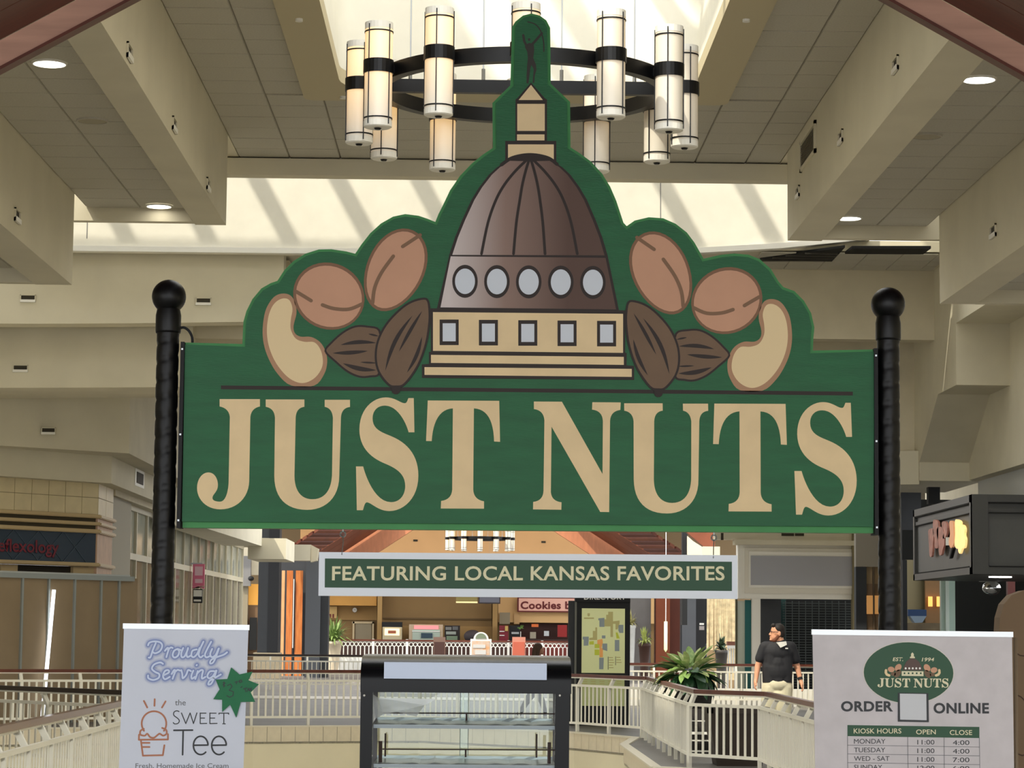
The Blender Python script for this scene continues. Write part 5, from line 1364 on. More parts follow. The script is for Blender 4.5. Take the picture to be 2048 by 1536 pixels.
hm2 = tag(pbox('hanging_menu_board', 957, 1158, 1001, 1207.5, YK-3, .12, M('menu_dark', (52, 44, 46), .6)), 'dark framed hanging menu board beside the cookie sign', 'menu board'); pbox('hanger', 978, 940, 980, 1158, YK-2.98, .04, steel, hm2); pbox('screen', 959, 1160, 999, 1205, YK-3.02, .03, M('menu_grey', (98, 98, 108), .4), hm2)
ck_ = thing('cookie_sign', 'pink sign with dark red border and lettering beginning Cookies', 'sign', tuple(P(1090, 1224, YK-.8)))
dred = M('cookie_red', (100, 24, 24), .5)
pbox('border', 1034.5, 1194, 1190, 1224.5, YK-.9, .12, dred, ck_); pbox('panel', 1037.5, 1197, 1187, 1222, YK-.92, .03, M('cookie_pink', (232, 178, 160), .5), ck_)
text('lettering', 'Cookies b', 1041, 1202.5, 1141, 1217.5, YK-.92, 1, dred, ck_, .035, .01)
for (x0, y0, x1, y1, c, lb) in ((999, 1225, 1020, 1248, (150, 138, 114), 'grey notice sheet on the peach wall'), (1028, 1226, 1039, 1248, (190, 152, 104), 'tan notice sheet under the cookie sign')):
    tag(pbox('notice', x0, y0, x1, y1, YK-.7, .02, M('notice_%d' % x0, c, .7)), lb, 'notice')
rs = thing('red_snack_rack', 'red snack rack at the cookie counter', 'rack', tuple(P(1008, 1346.5, YK-2)))
pbox('frame', 998, 1251, 1017, 1346.5, YK-2, .4, redl, rs)
for y in (1262, 1270): pbox('shelf', 999, y, 1009, y+1.5, YK-2.04, .05, white, rs)
pbox('box', 1010, 1252, 1016, 1262, YK-2.1, .1, M('snack_tan', (190, 160, 90), .6), rs)
om = thing('dark_oven', 'black counter oven with steel front at the cookie counter', 'oven', tuple(P(1030, 1346.5, YK-1.8)))
pbox('body', 1018, 1251, 1040, 1346.5, YK-1.8, .5, blackmat, om); pbox('tray', 1023, 1264, 1038, 1268, YK-1.85, .08, steel, om)
pl = thing('counter_plant', 'small green plant in a white vase on the cookie counter', 'plant', tuple(P(1041, 1275, YK-2.4)))
pbox('vase', 1040, 1263, 1042, 1346.5, YK-2.4, .05, white, pl)
mb = MB(); c = P(1041, 1256, YK-2.4)
for i in range(16):
    a = random.uniform(0, 2*PI); d = Vector((math.cos(a)*.14, math.sin(a)*.1, random.uniform(-.08, .14))); mb.tube([c, c+d], [.025, .004], 6)
mb.build('foliage', M('leaf_far', (96, 130, 60), .6), pl)
for (x0, y0, x1, y1, c, nm, lb) in ((1063, 1248, 1077, 1254, (220, 110, 50), 'orange_menu_card', 'orange menu card hanging in the cookie shop opening'), (1115, 1250, 1134, 1274, (150, 32, 30), 'red_poster', 'red poster at the right of the cookie shop opening'), (1088, 1262, 1098, 1272, (200, 204, 206), 'till_screen', 'pale till screen on the cookie counter'), (1060, 1264, 1072, 1277, (170, 160, 140), 'napkin_box', 'pale box on the cookie counter')):
    tag(pbox(nm, x0, y0, x1, y1, YK-.9, .06, M(nm, c, .5)), lb, nm.split('_')[-1])
for (x0, x1, Y, nm, lb) in ((1040, 1140, YK-1.2, 'cookie_counter', 'dark red cookie shop counter'), (560, 1040, YK-3.6, 'food_counter', 'long dark counter of the food court')):
    t_ = thing(nm, lb, 'counter', tuple(P((x0+x1)/2, 1330, Y))); zt2 = P(x0, 1278, Y).z
    box('body', (P(x0, 1300, Y).x, Y, 0), (P(x1, 1300, Y).x, Y+.35, zt2-.05), M(nm+'_body', (70, 46, 38) if nm == 'food_counter' else (120, 50, 42), .6), t_); box('top', (P(x0, 1300, Y).x, Y-.05, zt2-.05), (P(x1, 1300, Y).x, Y+.4, zt2), M(nm+'_top', (58, 38, 32), .4), t_)
# food court railing with rings on a low wall
YR = 99.0
fr = thing('food_court_railing', 'white railing with a row of rings in front of the food court', 'railing', tuple(P(880, 1330, YR)))
xa, xb = P(611, 1300, YR).x, P(1300, 1300, YR).x
def RZp(y): return P(880, y, YR).z
zt2 = RZp(1281); z_r = RZp(1289.5); z_b = RZp(1318)
box('handrail', (xa, YR-.05, zt2-.05), (xb, YR+.05, zt2+.02), brownrail, fr)
box('low_wall', (xa, YR-.02, 0), (xb, YR+.1, z_b), white, fr)
mb = MB(); x = xa; step = .166; n_r = 0
while x < xb:
    r = .062; n = 12
    vs = []
    for i in range(n):
        a = 2*PI*i/n
        vs += [(x+r*math.cos(a), YR-.02, z_r+r*math.sin(a)), (x+(r+.03)*math.cos(a), YR-.02, z_r+(r+.03)*math.sin(a))]
    vs2 = [(q[0], YR+.02, q[2]) for q in vs]; k = len(vs); fs = []
    for i in range(n):
        j = (i+1) % n
        fs += [(2*i, 2*i+1, 2*j+1, 2*j), (k+2*i, k+2*j, k+2*j+1, k+2*i+1), (2*i, 2*j, k+2*j, k+2*i), (2*i+1, k+2*i+1, k+2*j+1, 2*j+1)]
    mb.add(vs+vs2, fs); x += step
tag(mb.build('ring_row', white, fr), kind='stuff')
mb = MB(); mb.box((xa, YR-.02, z_r+.09), (xb, YR+.02, z_r+.14)); mb.box((xa, YR-.02, z_b), (xb, YR+.02, z_b+.06)); mb.build('rail_bars', white, fr)
mb = MB(); x = xa
while x < xb: mb.box((x-.02, YR-.015, z_b), (x+.02, YR+.015, z_r-.07)); x += step
tag(mb.build('baluster_row', white, fr), kind='stuff')
x = xa
while x < xb: box('post', (x-.045, YR-.045, 0), (x+.045, YR+.045, z_r+.2), white, fr); x += 1.33
# arched menu stand
ms = thing('arched_menu_stand', 'white framed menu stand with arched green top before the food court', 'menu stand', tuple(P(962, 1353.3, 96)))
pbox('frame', 940, 1278, 983, 1353.3, 96, .12, white, ms); pbox('poster', 943.5, 1282, 979.5, 1343, 95.97, .04, M('poster_tan', (214, 160, 110), .6, var=.25, vscale=6, rgb2=(200, 190, 180)), ms); pbox('poster_print', 946, 1289, 971, 1296, 95.95, .03, M('print_pale', (206, 204, 200), .6), ms); pbox('poster_print', 950, 1300, 972, 1309, 95.95, .03, MATS['print_pale'], ms)
px_poly_solid('arch', [(947, 1278)]+[(962+15*math.cos(PI-t*PI/10), 1278-14*math.sin(t*PI/10)) for t in range(11)]+[(977, 1278)], 96, 96, 96.12, white, ms)
px_poly_solid('arch_inset', [(962+11*math.cos(PI-t*PI/10), 1277-10.5*math.sin(t*PI/10)) for t in range(11)], 95.97, 95.97, 96, M('arch_green', (120, 132, 110), .6), ms)
for x0, x1, lb, nm in ((1024, 1051, 'red and pink menu board standing behind the ring railing', 'menu_easel'), (866, 891, 'small brown framed menu board left of the arched stand', 'menu_easel')):
    t_ = thing(nm, lb, 'menu board', tuple(P((x0+x1)/2, 1352.3, 97.5)))
    pbox('frame', x0, 1274, x1, 1352.3, 97.5, .1, M('easel_%d' % x0, (196, 130, 110) if x0 > 1000 else (150, 120, 104), .6), t_); pbox('panel', x0+2, 1284, x1-2, 1340, 97.47, .04, M('easel_panel_%d' % x0, (190, 96, 74) if x0 > 1000 else (96, 66, 58), .6), t_)
# end of the left corridor
ec = thing('corridor_end', 'dim shop at the end of the left corridor with an amber lit wall', 'shop front', tuple(P(505, 1345, 100)))
pbox('upper_wall', 470, 1000, 560, 1150, 100, .2, drywall2, ec); pbox('grey_fascia', 480, 1112, 502, 1172, 99.5, .3, M('corridor_grey', (120, 118, 116), .7), ec)
pbox('amber_wall', 496, 1168, 518, 1210, 100, .2, M('amber_wall', (206, 150, 66), .7, emit=(255, 180, 80), estr=.25), ec); pbox('lower_wall', 470, 1210, 520, 1345, 100, .2, M('corridor_brown', (110, 84, 58), .8), ec)  # amber wall is no lamp; the light on it is put in as emission
pbox('dark_doorway', 498, 1235, 514, 1300, 99.8, .1, dark, ec); pbox('pale_jamb', 481, 1172, 496, 1345, 99.7, .3, M('corridor_jamb', (132, 122, 100), .7), ec)
lp = P(502, 1157, 99.3); tag(MB().ball((lp.x, 99.3, lp.z), (.12, .22, .1), 12, 8).build('track_spotlight', blackmat, None, True), 'small black spotlight at the end of the left corridor', 'spotlight')
# cream pieces right of the far gable
cp = thing('cream_bracket', 'cream bracket and black post right of the far wooden gable', 'bracket', tuple(P(1385, 1107, 78)))
pbox('post', 1364, 1060, 1375, 1250, 78, .3, blackmat, cp); px_poly_solid('bracket', [(1375, 1072), (1386, 1082), (1408, 1096), (1408, 1112), (1375, 1112)], 77.8, 77.8, 78.3, drywall, cp)
wdp = px_poly_solid('soffit_board', [(1356, 1050), (1430, 1050), (1430, 1094), (1408, 1094)], 76, 76, 76.3, dw, cp); pbox('cream_band', 1406, 1093, 1440, 1112, 75.5, .4, drywall, cp)

# ================================================================== PLANTS
def spiky(name, label, px, py_rim, Y, h, sp, n, col, pot=None, potc=(222, 206, 178), pot_w=.3, seed=3):
    rnd = random.Random(seed); c = P(px, py_rim, Y); t = thing(name, label, 'plant', (c.x, Y, 0), 'potted plants'); mb = MB()
    for i in range(n):
        a = rnd.uniform(0, 2*PI); el = rnd.uniform(.15, 1.35); L = h*rnd.uniform(.7, 1.1)
        d = Vector((math.cos(a)*math.cos(el)*sp, math.sin(a)*math.cos(el)*sp, math.sin(el)))
        p0 = c; p1 = c+d*L*.55; p2 = c+d*L+Vector((0, 0, -L*.35*math.cos(el)))
        s_ = Vector((-math.sin(a), math.cos(a), 0))
        wd = .035*rnd.uniform(.8, 1.3)
        vs = [p0-s_*wd*.6, p0+s_*wd*.6, p1+s_*wd, p1-s_*wd, p2]
        mb.add(vs, [(0, 1, 2, 3), (3, 2, 4)])
        mb.add([v-Vector((0, 0, .006)) for v in vs], [(3, 2, 1, 0), (4, 2, 3)])
    tag(mb.build('foliage', M(name+'_leaf_%d' % int(px), col, .5, var=.4, vscale=8), t), kind='stuff')
    MB().lathe((c.x, Y, 0), [(pot_w*.55, 0), (pot_w*.6, .05), (pot_w*.8, c.z*.5), (pot_w*1.0, c.z-.12), (pot_w*1.12, c.z-.1), (pot_w*1.12, c.z-.01), (pot_w*.9, c.z)], 24).build('pot', M(name+'_pot_%d' % int(px), potc, .6, var=.06, vscale=5), t, True)
    return t
spiky('urn_plant', 'spiky green plant in a tall cream urn by the ring railing', 666, 1283, 97.8, 1.15, .95, 110, (126, 150, 84), pot_w=.34)
spiky('rail_plant', 'small yellow green plant on the railing right of the directory', 1289, 1287, 88.0, .75, .6, 40, (168, 178, 96), potc=(70, 46, 36), pot_w=.2, seed=5)
spiky('tall_plant', 'spiky plant peeking out beside the directory board', 1262, 1250, 90.0, .6, .6, 30, (176, 170, 110), potc=(226, 226, 220), pot_w=.16, seed=9)

# broad leaved plant in the big dark pot
YPl = 38.7
c = P(1378, 1372, YPl)
bpz = c.z
bp_ = thing('broad_leaf_plant', 'broad leaved green and cream plant in a black pot behind the right railing', 'plant', (c.x, YPl, 0), 'potted plants')
MB().lathe((c.x, YPl, 0), [(.27, 0), (.28, .02), (.35, bpz-.10), (.37, bpz-.09), (.37, bpz), (.32, bpz), (.32, bpz-.05)], 32).build('pot', M('pot_black', (34, 32, 32), .45), bp_, True)
def leaf_mesh(L, W_, droop, nm, mat):
    n = 8; vs = []; fs = []
    for i in range(n+1):
        t = i/n; x = L*t; z = -droop*t*t; hw_ = W_/2*math.sin(PI*min(1, t*.92+.06))**.75*(1 if t < .97 else .2)
        vs += [(x, -hw_, z+.25*hw_), (x, 0, z), (x, hw_, z+.25*hw_)]
    for i in range(n):
        b = i*3; fs += [(b, b+3, b+4, b+1), (b+1, b+4, b+5, b+2)]
    o = mk(nm, vs, fs, mat, None, True); me = o.data; bpy.data.objects.remove(o); return me
lfg = M('leaf_green', (52, 92, 56), .35, var=.25, vscale=14, rgb2=(34, 66, 42)); lfl = M('leaf_light', (150, 176, 104), .4, var=.25, vscale=16, rgb2=(104, 140, 74)); lfc = M('leaf_cream', (214, 216, 160), .4, var=.2, vscale=14, rgb2=(150, 178, 104))
lms = [leaf_mesh(.40, .15, .10, 'leaf', lfg), leaf_mesh(.38, .13, .10, 'leaf', lfl), leaf_mesh(.36, .11, .08, 'leaf', lfc), leaf_mesh(.36, .15, .20, 'leaf', lfg)]
rnd = random.Random(11)
for i in range(120):
    a = rnd.uniform(0, 2*PI); tier_ = i/120; el = -1.25+tier_*2.35+rnd.uniform(-.2, .2); rr = rnd.uniform(.10, .26)*(1.25-tier_*.75)
    me = lms[3] if el < -.35 else lms[rnd.choice((0, 0, 1, 1, 2))] if el < .5 else lms[rnd.choice((1, 2, 2))]
    o = bpy.data.objects.new('leaf', me); COL.objects.link(o)
    o.location = (c.x+rr*math.cos(a)*1.1, YPl+rr*math.sin(a), bpz+.08+.22*tier_+rnd.uniform(-.04, .06))
    o.rotation_euler = (rnd.uniform(-.4, .4), -el, a); k_ = rnd.uniform(.8, 1.15); o.scale = (k_, k_, k_)
    adopt(o, bp_)
MB().lathe((c.x, YPl, 0), [(.30, bpz-.06), (.30, bpz-.02)], 24).build('soil', M('soil', (44, 34, 28), .9), bp_)
mb = MB()
for i in range(9):
    a = i*.7; mb.tube([(c.x+.05*math.cos(a), YPl+.05*math.sin(a), bpz-.03), (c.x+.10*math.cos(a), YPl+.10*math.sin(a), bpz+.25)], .010, 6)
mb.build('stem', lfg, bp_)
# dark tapered planter box and white rack
x0 = P(1417, 1416, 33.4).x; ztp = P(1460, 1416, 33.4).z
dp = thing('tapered_planter', 'large dark brown tapered planter box behind the right railing', 'planter', (x0+.4, 33.8, 0))
dkp = M('planter_brown', (62, 52, 44), .6, var=.08, vscale=5)
mb = MB().add([(x0+.12, 33.45, 0), (x0+.72, 33.45, 0), (x0+.72, 34.1, 0), (x0+.12, 34.1, 0), (x0, 33.35, ztp-.07), (x0+.84, 33.35, ztp-.07), (x0+.84, 34.2, ztp-.07), (x0, 34.2, ztp-.07)], [(0, 3, 2, 1), (4, 5, 6, 7), (0, 1, 5, 4), (1, 2, 6, 5), (2, 3, 7, 6), (3, 0, 4, 7)]); mb.build('body', dkp, dp)
mb = MB()
for lo, hi in (((x0-.02, 33.33, ztp-.07), (x0+.86, 33.41, ztp)), ((x0-.02, 34.14, ztp-.07), (x0+.86, 34.22, ztp)), ((x0-.02, 33.33, ztp-.07), (x0+.06, 34.22, ztp)), ((x0+.78, 33.33, ztp-.07), (x0+.86, 34.22, ztp))): mb.box(lo, hi)
mb.build('rim', dkp, dp)
rk = thing('slatted_rack', 'low white slatted rack seen through the railing beside the dark planter', 'rack', tuple(P(1398, 1505, 36.6)))
for y, hh in ((1441, 2), (1464, 5), (1480, 2.5), (1501, 3)): pbox('slat', 1372, y, 1424, y+hh, 36.6, .05, white, rk)
pbox('back', 1372, 1418, 1424, 1510, 36.75, .05, M('rack_back', (48, 44, 44), .7), rk)
for x in (1374, 1422): q = P(x, 1441, 36.6); box('leg', (q.x-.02, 36.6, 0), (q.x+.02, 36.75, q.z), white, rk)

# ================================================================== DIRECTORY BOARD
YD = 47.3
dy = thing('directory_board', 'tall black mall directory with a lit yellow green map', 'directory', tuple(P(1200, 1470, YD)))
zf = 0.0; a = P(1153, 1300, YD).x; b = P(1260, 1300, YD).x; zt3 = P(1200, 1202, YD).z
box('body', (a, YD, 0), (b, YD+.35, zt3), blackmat, dy)
box('side_post', (P(1137, 1300, YD).x, YD+.05, 0), (P(1149, 1300, YD).x, YD+.3, zt3), charcoal, dy); box('side_strip', (P(1149, 1300, YD).x, YD, 0), (P(1153, 1300, YD).x, YD+.3, zt3), M('strip_grey', (110, 110, 100), .5), dy)
zt4 = P(1200, 1186, YD).z; box('header', (a-.03, YD-.03, zt3-.02), (b+.0, YD+.38, zt4), blackmat, dy)
text('lettering', 'DIRECTORY', 1168, 1189, 1252, 1199, YD-.03, 2, white, dy, .02, .002)
mapm = M('map_panel', (214, 216, 158), .4, emit=(222, 226, 160), estr=.14); mapm2 = M('map_panel_low', (190, 196, 136), .4, emit=(200, 206, 130), estr=.05)
pbox('map_panel', 1163, 1217, 1250, 1346, YD-.02, .03, mapm, dy); pbox('list_panel', 1163, 1352, 1249, 1412, YD-.02, .03, mapm2, dy)
def zd(p): return (1120+p[0]/4.955, 1170+p[1]/4.955)
gb = M('map_blue', (140, 150, 148), .5, emit=(140, 150, 150), estr=.1); tn = M('map_tan', (180, 170, 110), .5, emit=(190, 180, 110), estr=.12); gn = M('map_green', (186, 192, 60), .5, emit=(190, 196, 50), estr=.15); og = M('map_orange', (228, 160, 90), .5, emit=(230, 160, 80), estr=.15)
def mp(pts, mat): return sheet('map_shape', [zd(p) for p in pts], YD-.02, 2, mat, dy, .003)
mp([(380, 330), (440, 325), (440, 415), (390, 415), (390, 350), (380, 350)], gb)
mp([(478, 265), (525, 265), (525, 515), (500, 515), (500, 410), (440, 410), (440, 340), (458, 340), (458, 295), (478, 295)], tn)
mp([(325, 455), (350, 455), (350, 420), (368, 420), (368, 545), (290, 545), (290, 525), (325, 520)], tn)
mp([(225, 512), (285, 512), (285, 545), (280, 600), (235, 602), (235, 540), (225, 540)], gb); mp([(578, 395), (628, 395), (628, 475), (590, 475), (578, 450)], gb)
mp([(543, 545), (588, 545), (588, 655), (543, 655)], gb); mp([(420, 580), (468, 580), (468, 655), (420, 640)], gb); mp([(388, 720), (434, 720), (430, 835), (388, 835)], gb); mp([(415, 500), (450, 500), (450, 530), (415, 530)], gb)
mp([(290, 560), (335, 555), (335, 590), (290, 590)], gn); mp([(343, 585), (390, 585), (390, 625), (343, 625)], gn); mp([(343, 640), (390, 640), (390, 695), (343, 695)], gn); mp([(552, 470), (570, 470), (592, 530), (560, 530)], gn)
mp([(370, 545), (420, 535), (425, 570), (410, 625), (390, 625), (390, 590), (370, 590)], og); mp([(392, 625), (425, 625), (425, 715), (392, 715)], og); mp([(525, 360), (590, 352), (590, 380), (570, 440), (550, 440), (550, 385), (525, 385)], tn)
mp([(272, 280), (296, 280), (296, 305), (284, 312), (272, 305)], tn); mp([(238, 322), (336, 322), (336, 336), (238, 336)], tn)
for x, y0, y1 in ((474, 710, 838), (548, 708, 795)):
    mp([(x, y0), (x+6, y0), (x+6, y1), (x, y1)], M('map_ink_%d' % x, (110, 112, 84), .5))
    for i in range(int((y1-y0)/25)): mp([(x+10, y0+i*25+5), (x+10+40+(i % 3)*6, y0+i*25+5), (x+10+40+(i % 3)*6, y0+i*25+13), (x+10, y0+i*25+13)], tn)
for i in range(5):
    for j in range(3+(i % 2)): sheet('list_line', [zd(p) for p in ((220+i*85, 930+j*22), (270+i*85, 930+j*22), (270+i*85, 937+j*22), (220+i*85, 937+j*22))], YD-.02, 2, tn, dy, .003)

# ================================================================== RIGHT SHOPS
YX = 66.0
ws = thing('white_shop_front', 'white framed shop front with blank grey sign panel at right of centre', 'shop front', tuple(P(1600, 1400, YX)))
wf = M('shop_white', (232, 228, 216), .6)
pbox('fascia', 1476, 1088, 1709, 1198, YX, .5, wf, ws); pbox('fascia_step', 1490, 1097, 1709, 1187, YX-.06, .06, M('shop_white2', (220, 214, 198), .6), ws); pbox('sign_frame', 1498, 1104, 1709, 1176, YX-.10, .05, wf, ws)
pbox('sign_panel', 1501.5, 1112, 1709, 1171, YX-.115, .02, M('blank_grey', (164, 164, 168), .5), ws); pbox('cornice', 1470, 1080, 1709, 1090, YX-.25, .6, drywall, ws)
pbox('upper_wall', 1430, 1010, 1709, 1080, YX-.1, .5, drywall, ws); pbox('vent_slot', 1563, 1056, 1588, 1072, YX-.12, .03, slotdark, ws); pbox('vent_slot', 1590, 1056, 1608, 1072, YX-.12, .03, slotdark, ws); pbox('switch_plate', 1442, 1066, 1447, 1080, YX-.12, .03, slotdark, ws)
pbox('column', 1504, 1197, 1521, 1425, YX, .35, wf, ws)
pbox('dark_wall', 1521, 1198, 1562, 1425, YX+.5, .1, charcoal, ws)
pbox('edge_strip', 1706, 1066, 1713, 1425, YX-.2, .3, M('edge_olive', (122, 112, 80), .6), ws)
teal = M('teal_frame', (32, 104, 104), .5); 
pbox('teal_pane', 1490, 1200, 1503, 1425, YX+.2, .1, teal, ws); pbox('glass_pane', 1474, 1202, 1490, 1425, YX+.25, .05, M('pale_pane', (196, 202, 184), .2, spec=.7), ws); pbox('frame_edge', 1471, 1198, 1475, 1425, YX+.2, .1, M('frame_olive', (84, 82, 58), .6), ws)
gr = thing('roller_grille', 'black roll-down security grille of the closed shop', 'security grille', tuple(P(1635, 1400, YX+.7)))
pbox('backing', 1556, 1198, 1708, 1425, YX+1.0, .1, M('grille_dark', (22, 24, 26), .8), gr); pbox('teal_jamb', 1556, 1198, 1572, 1425, YX+.8, .1, M('teal_dark', (28, 62, 60), .6), gr)
gl = M('grille_steel', (78, 84, 84), .5, metal=.4)
for i in range(34): 
    y = 1206+i*5.2
    if y < 1400: pbox('slat', 1566, y, 1708, y+1.5, YX+.62, .03, gl, gr)
for i in range(11): x = 1571+i*13.3; pbox('link', x, 1202, x+1.1, 1400, YX+.60, .02, gl, gr)
# wall panels between directory and white shop
for (x0, x1, Y, c, nm, lb) in ((1258, 1302, 90.6, (132, 128, 126), 'grey_pier', 'grey pier right of the directory board'), (1312, 1340, 90, (140, 72, 42), 'wood_post', 'reddish brown wood post with hanging lamp in front'), (1340, 1364, 91, (96, 48, 32), 'wood_post', 'darker brown wood post beside the slate pier'), (1364, 1392, 86, (84, 86, 90), 'slate_pier', 'slate grey pier left of the bead curtain'), (1392, 1416, 88, (26, 26, 28), 'black_pier', 'black pier with small pale notices')):
    t_ = thing(nm, lb, 'pier', tuple(P((x0+x1)/2, 1360, Y)))
    a = P(x0, 1200, Y).x; b = P(x1, 1200, Y).x
    box('shaft', (a, Y, 0), (b, Y+.5, 3.75), M(nm+'_%d' % x0, c, .6, var=.06, vscale=2), t_)
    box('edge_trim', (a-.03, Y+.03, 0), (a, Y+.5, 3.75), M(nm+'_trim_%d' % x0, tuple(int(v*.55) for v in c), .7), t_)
    if nm == 'black_pier': pbox('notice', 1399, 1246, 1408, 1250, Y-.01, .01, white, t_); pbox('notice', 1398.5, 1252, 1408.5, 1260, Y-.01, .01, M('notice_grey', (170, 160, 156), .6), t_)
pn = thing('pendant_lamp', 'slim pale green tube pendant hanging before the reddish wood post', 'pendant lamp', tuple(P(1331, 1243, 80)))
a = P(1331.5, 1243, 80.2); b = P(1330, 1304, 80.2)
MB().tube([(a.x, 80.2, 8.3), (a.x, 80.2, a.z)], .012, 8).build('cord', white, pn); MB().tube([(a.x, 80.2, a.z), (a.x, 80.2, b.z+.08), (a.x, 80.2, b.z)], [.055, .055, .01], 12).build('lamp_tube', M('pendant_glow', (214, 226, 170), .4, emit=(220, 235, 170), estr=.5), pn, True)
bcu = thing('bead_curtain', 'tan strand curtain of a shop entrance', 'curtain', tuple(P(1445, 1370, 76)))
pbox('backing', 1414, 1195, 1472, 1400, 76.4, .1, M('curtain_back', (150, 128, 96), .8), bcu)
mb = MB(); rnd = random.Random(4); x = 1415
while x < 1472:
    q0 = P(x, 1190, 76); q1 = P(x+rnd.uniform(-2, 2), 1300 if x < 1450 else 1360, 76.1); mb.tube([q0, (q0.lerp(q1, .5)), q1], .015, 5); x += rnd.uniform(1.2, 2.6)
tag(mb.build('strands', M('strand_tan', (206, 188, 150), .6, var=.3, vscale=6), bcu), kind='stuff')
hc = thing('high_chair', 'white slatted chair with brown top in front of the bead curtain', 'chair', tuple(P(1463, 1345, 72)))
pbox('top', 1455, 1283, 1473, 1291, 72, .3, M('chair_brown', (120, 76, 60), .6), hc)
for x in (1456, 1461, 1466, 1471): pbox('slat', x, 1291, x+2.6, 1345, 72, .06, white, hc)
pbox('rail', 1455, 1291, 1473.5, 1297, 71.95, .1, white, hc)
for x in (1456, 1471): q = P(x, 1340, 72); box('leg', (q.x-.02, 72, 0), (q.x+.02, 72.1, q.z+.1), white, hc)
gp = spiky('dark_shrub', 'dark green shrub beside the white chair', 1443, 1300, 74, .55, .55, 50, (58, 76, 52), potc=(60, 56, 52), pot_w=.18, seed=21)

# dark shop sign box with bacon shaped lettering
BX = 7.9
dkm = M('sign_box_grey', (84, 84, 82), .45, var=.05, vscale=2); dke = M('sign_box_edge', (70, 70, 68), .45)
sb = thing('dark_sign_box', 'dark grey shop sign box with ragged glowing bacon coloured lettering', 'sign', (BX, 42, 2.72))
box('core', (BX, 39.55, 2.74), (BX+2.4, 44.8, 3.95), dkm, sb)
mb = MB()
for z0, z1 in ((2.72, 2.83), (3.86, 3.98)): mb.box((BX-.05, 39.5, z0), (BX+2.4, 44.85, z1)); mb.box((BX-.05, 39.48, z0), (BX+2.4, 39.56, z1))
for y0, y1 in ((39.48, 39.72), (44.72, 44.85)): mb.box((BX-.05, y0, 2.72), (BX+.1, y1, 3.98))
mb.box((BX-.05, 39.47, 2.72), (BX+.2, 39.6, 3.98)); mb.box((BX-.03, 39.5, 3.70), (BX+2.4, 44.85, 3.76)); mb.build('frame', dke, sb)
mb = MB(); mb.box((BX-.055, 39.75, 3.835), (BX-.02, 44.7, 3.855)); mb.box((BX-.055, 39.75, 3.68), (BX-.02, 44.7, 3.695)); mb.box((BX-.055, 39.75, 2.835), (BX-.02, 44.7, 2.85)); mb.box((BX+.22, 39.46, 3.835), (BX+2.4, 39.5, 3.855)); mb.box((BX+.22, 39.46, 3.68), (BX+2.4, 39.5, 3.695)); mb.box((BX+.22, 39.46, 2.835), (BX+2.4, 39.5, 2.85)); mb.build('reveal', dark, sb)
def zs(p): return (1690+p[0]/4.388, 940+p[1]/4.388)
bac = [([(742, 540), (760, 515), (785, 518), (790, 560), (785, 640), (775, 750), (755, 752), (748, 640)], 0), ([(785, 450), (805, 437), (828, 455), (832, 520), (830, 600), (828, 680), (800, 680), (798, 600), (785, 560)], 0), ([(818, 520), (840, 498), (868, 510), (880, 560), (885, 640), (870, 700), (860, 742), (838, 742), (832, 640), (820, 580)], 0), ([(862, 462), (885, 450), (905, 470), (910, 530), (895, 590), (870, 600), (880, 540), (865, 500)], 0), ([(928, 458), (958, 452), (965, 520), (970, 600), (965, 650), (942, 685), (925, 640), (935, 560)], 1), ([(978, 445), (1005, 438), (1028, 460), (1020, 520), (1018, 600), (1005, 690), (975, 660), (980, 560)], 2), ([(1018, 490), (1050, 485), (1065, 520), (1060, 570), (1070, 610), (1062, 680), (1040, 690), (1022, 735), (1005, 700), (1022, 600)], 2)]
bm_ = [M('bacon_pink', (206, 140, 124), .5, var=.25, vscale=7), M('bacon_orange', (232, 168, 128), .5, emit=(255, 180, 120), estr=.25), M('bacon_lit', (252, 220, 150), .5, emit=(255, 220, 140), estr=.7)]
for pts_, k_ in bac:
    q = [PX(*zs(p), BX-.06) for p in catmull(pts_, 3)]
    MB().prism([(BX-.085, v.y, v.z) for v in q], [(BX-.05, v.y, v.z) for v in q]).build('sign_letter', bm_[k_], sb)
q = [PX(*zs(p), BX-.06) for p in ((905, 590), (925, 590), (928, 660), (905, 662))]; MB().prism([(BX-.10, v.y, v.z) for v in q], [(BX-.05, v.y, v.z) for v in q]).build('sign_letter', white, sb)
q = [PX(*zs(p), BX-.06) for p in ((960, 680), (968, 690), (945, 770), (935, 778), (948, 720))]; MB().prism([(BX-.10, v.y, v.z) for v in q], [(BX-.05, v.y, v.z) for v in q]).build('sign_letter', dark, sb)
sh_ = thing('dark_shop_interior', 'dark open shop front under the grey sign box', 'shop front', (8.9, 45, 0))
pbox('back_wall', 1806, 1000, 2080, 1420, 54.0, .2, M('shop_black', (34, 36, 36), .8), sh_)
box('floor_plinth', (7.4, 46.5, 0), (12, 54, .03), charcoal, sh_)
pbox('glass_frame', 1884, 1155, 1910, 1420, 47.0, .15, M('frame_mint', (170, 192, 180), .4), sh_); pbox('glass_frame_edge', 1893, 1155, 1898, 1420, 46.95, .1, M('frame_mint_light', (206, 220, 210), .4), sh_)
pbox('lit_wall', 1814, 1120, 1884, 1420, 52.0, .1, M('lit_beige', (152, 142, 110), .7), sh_); pbox('shelf_wall', 1852, 1120, 1884, 1420, 51.8, .1, M('shelf_wood', (150, 116, 78), .7, var=.2, vscale=2), sh_)
for x in (1860, 1877): pbox('wall_lamp', x-3, 1193, x+5, 1213, 51.7, .05, M('lamp_amber_%d' % x, (240, 180, 100), .5, emit=(255, 180, 90), estr=1.1), sh_)
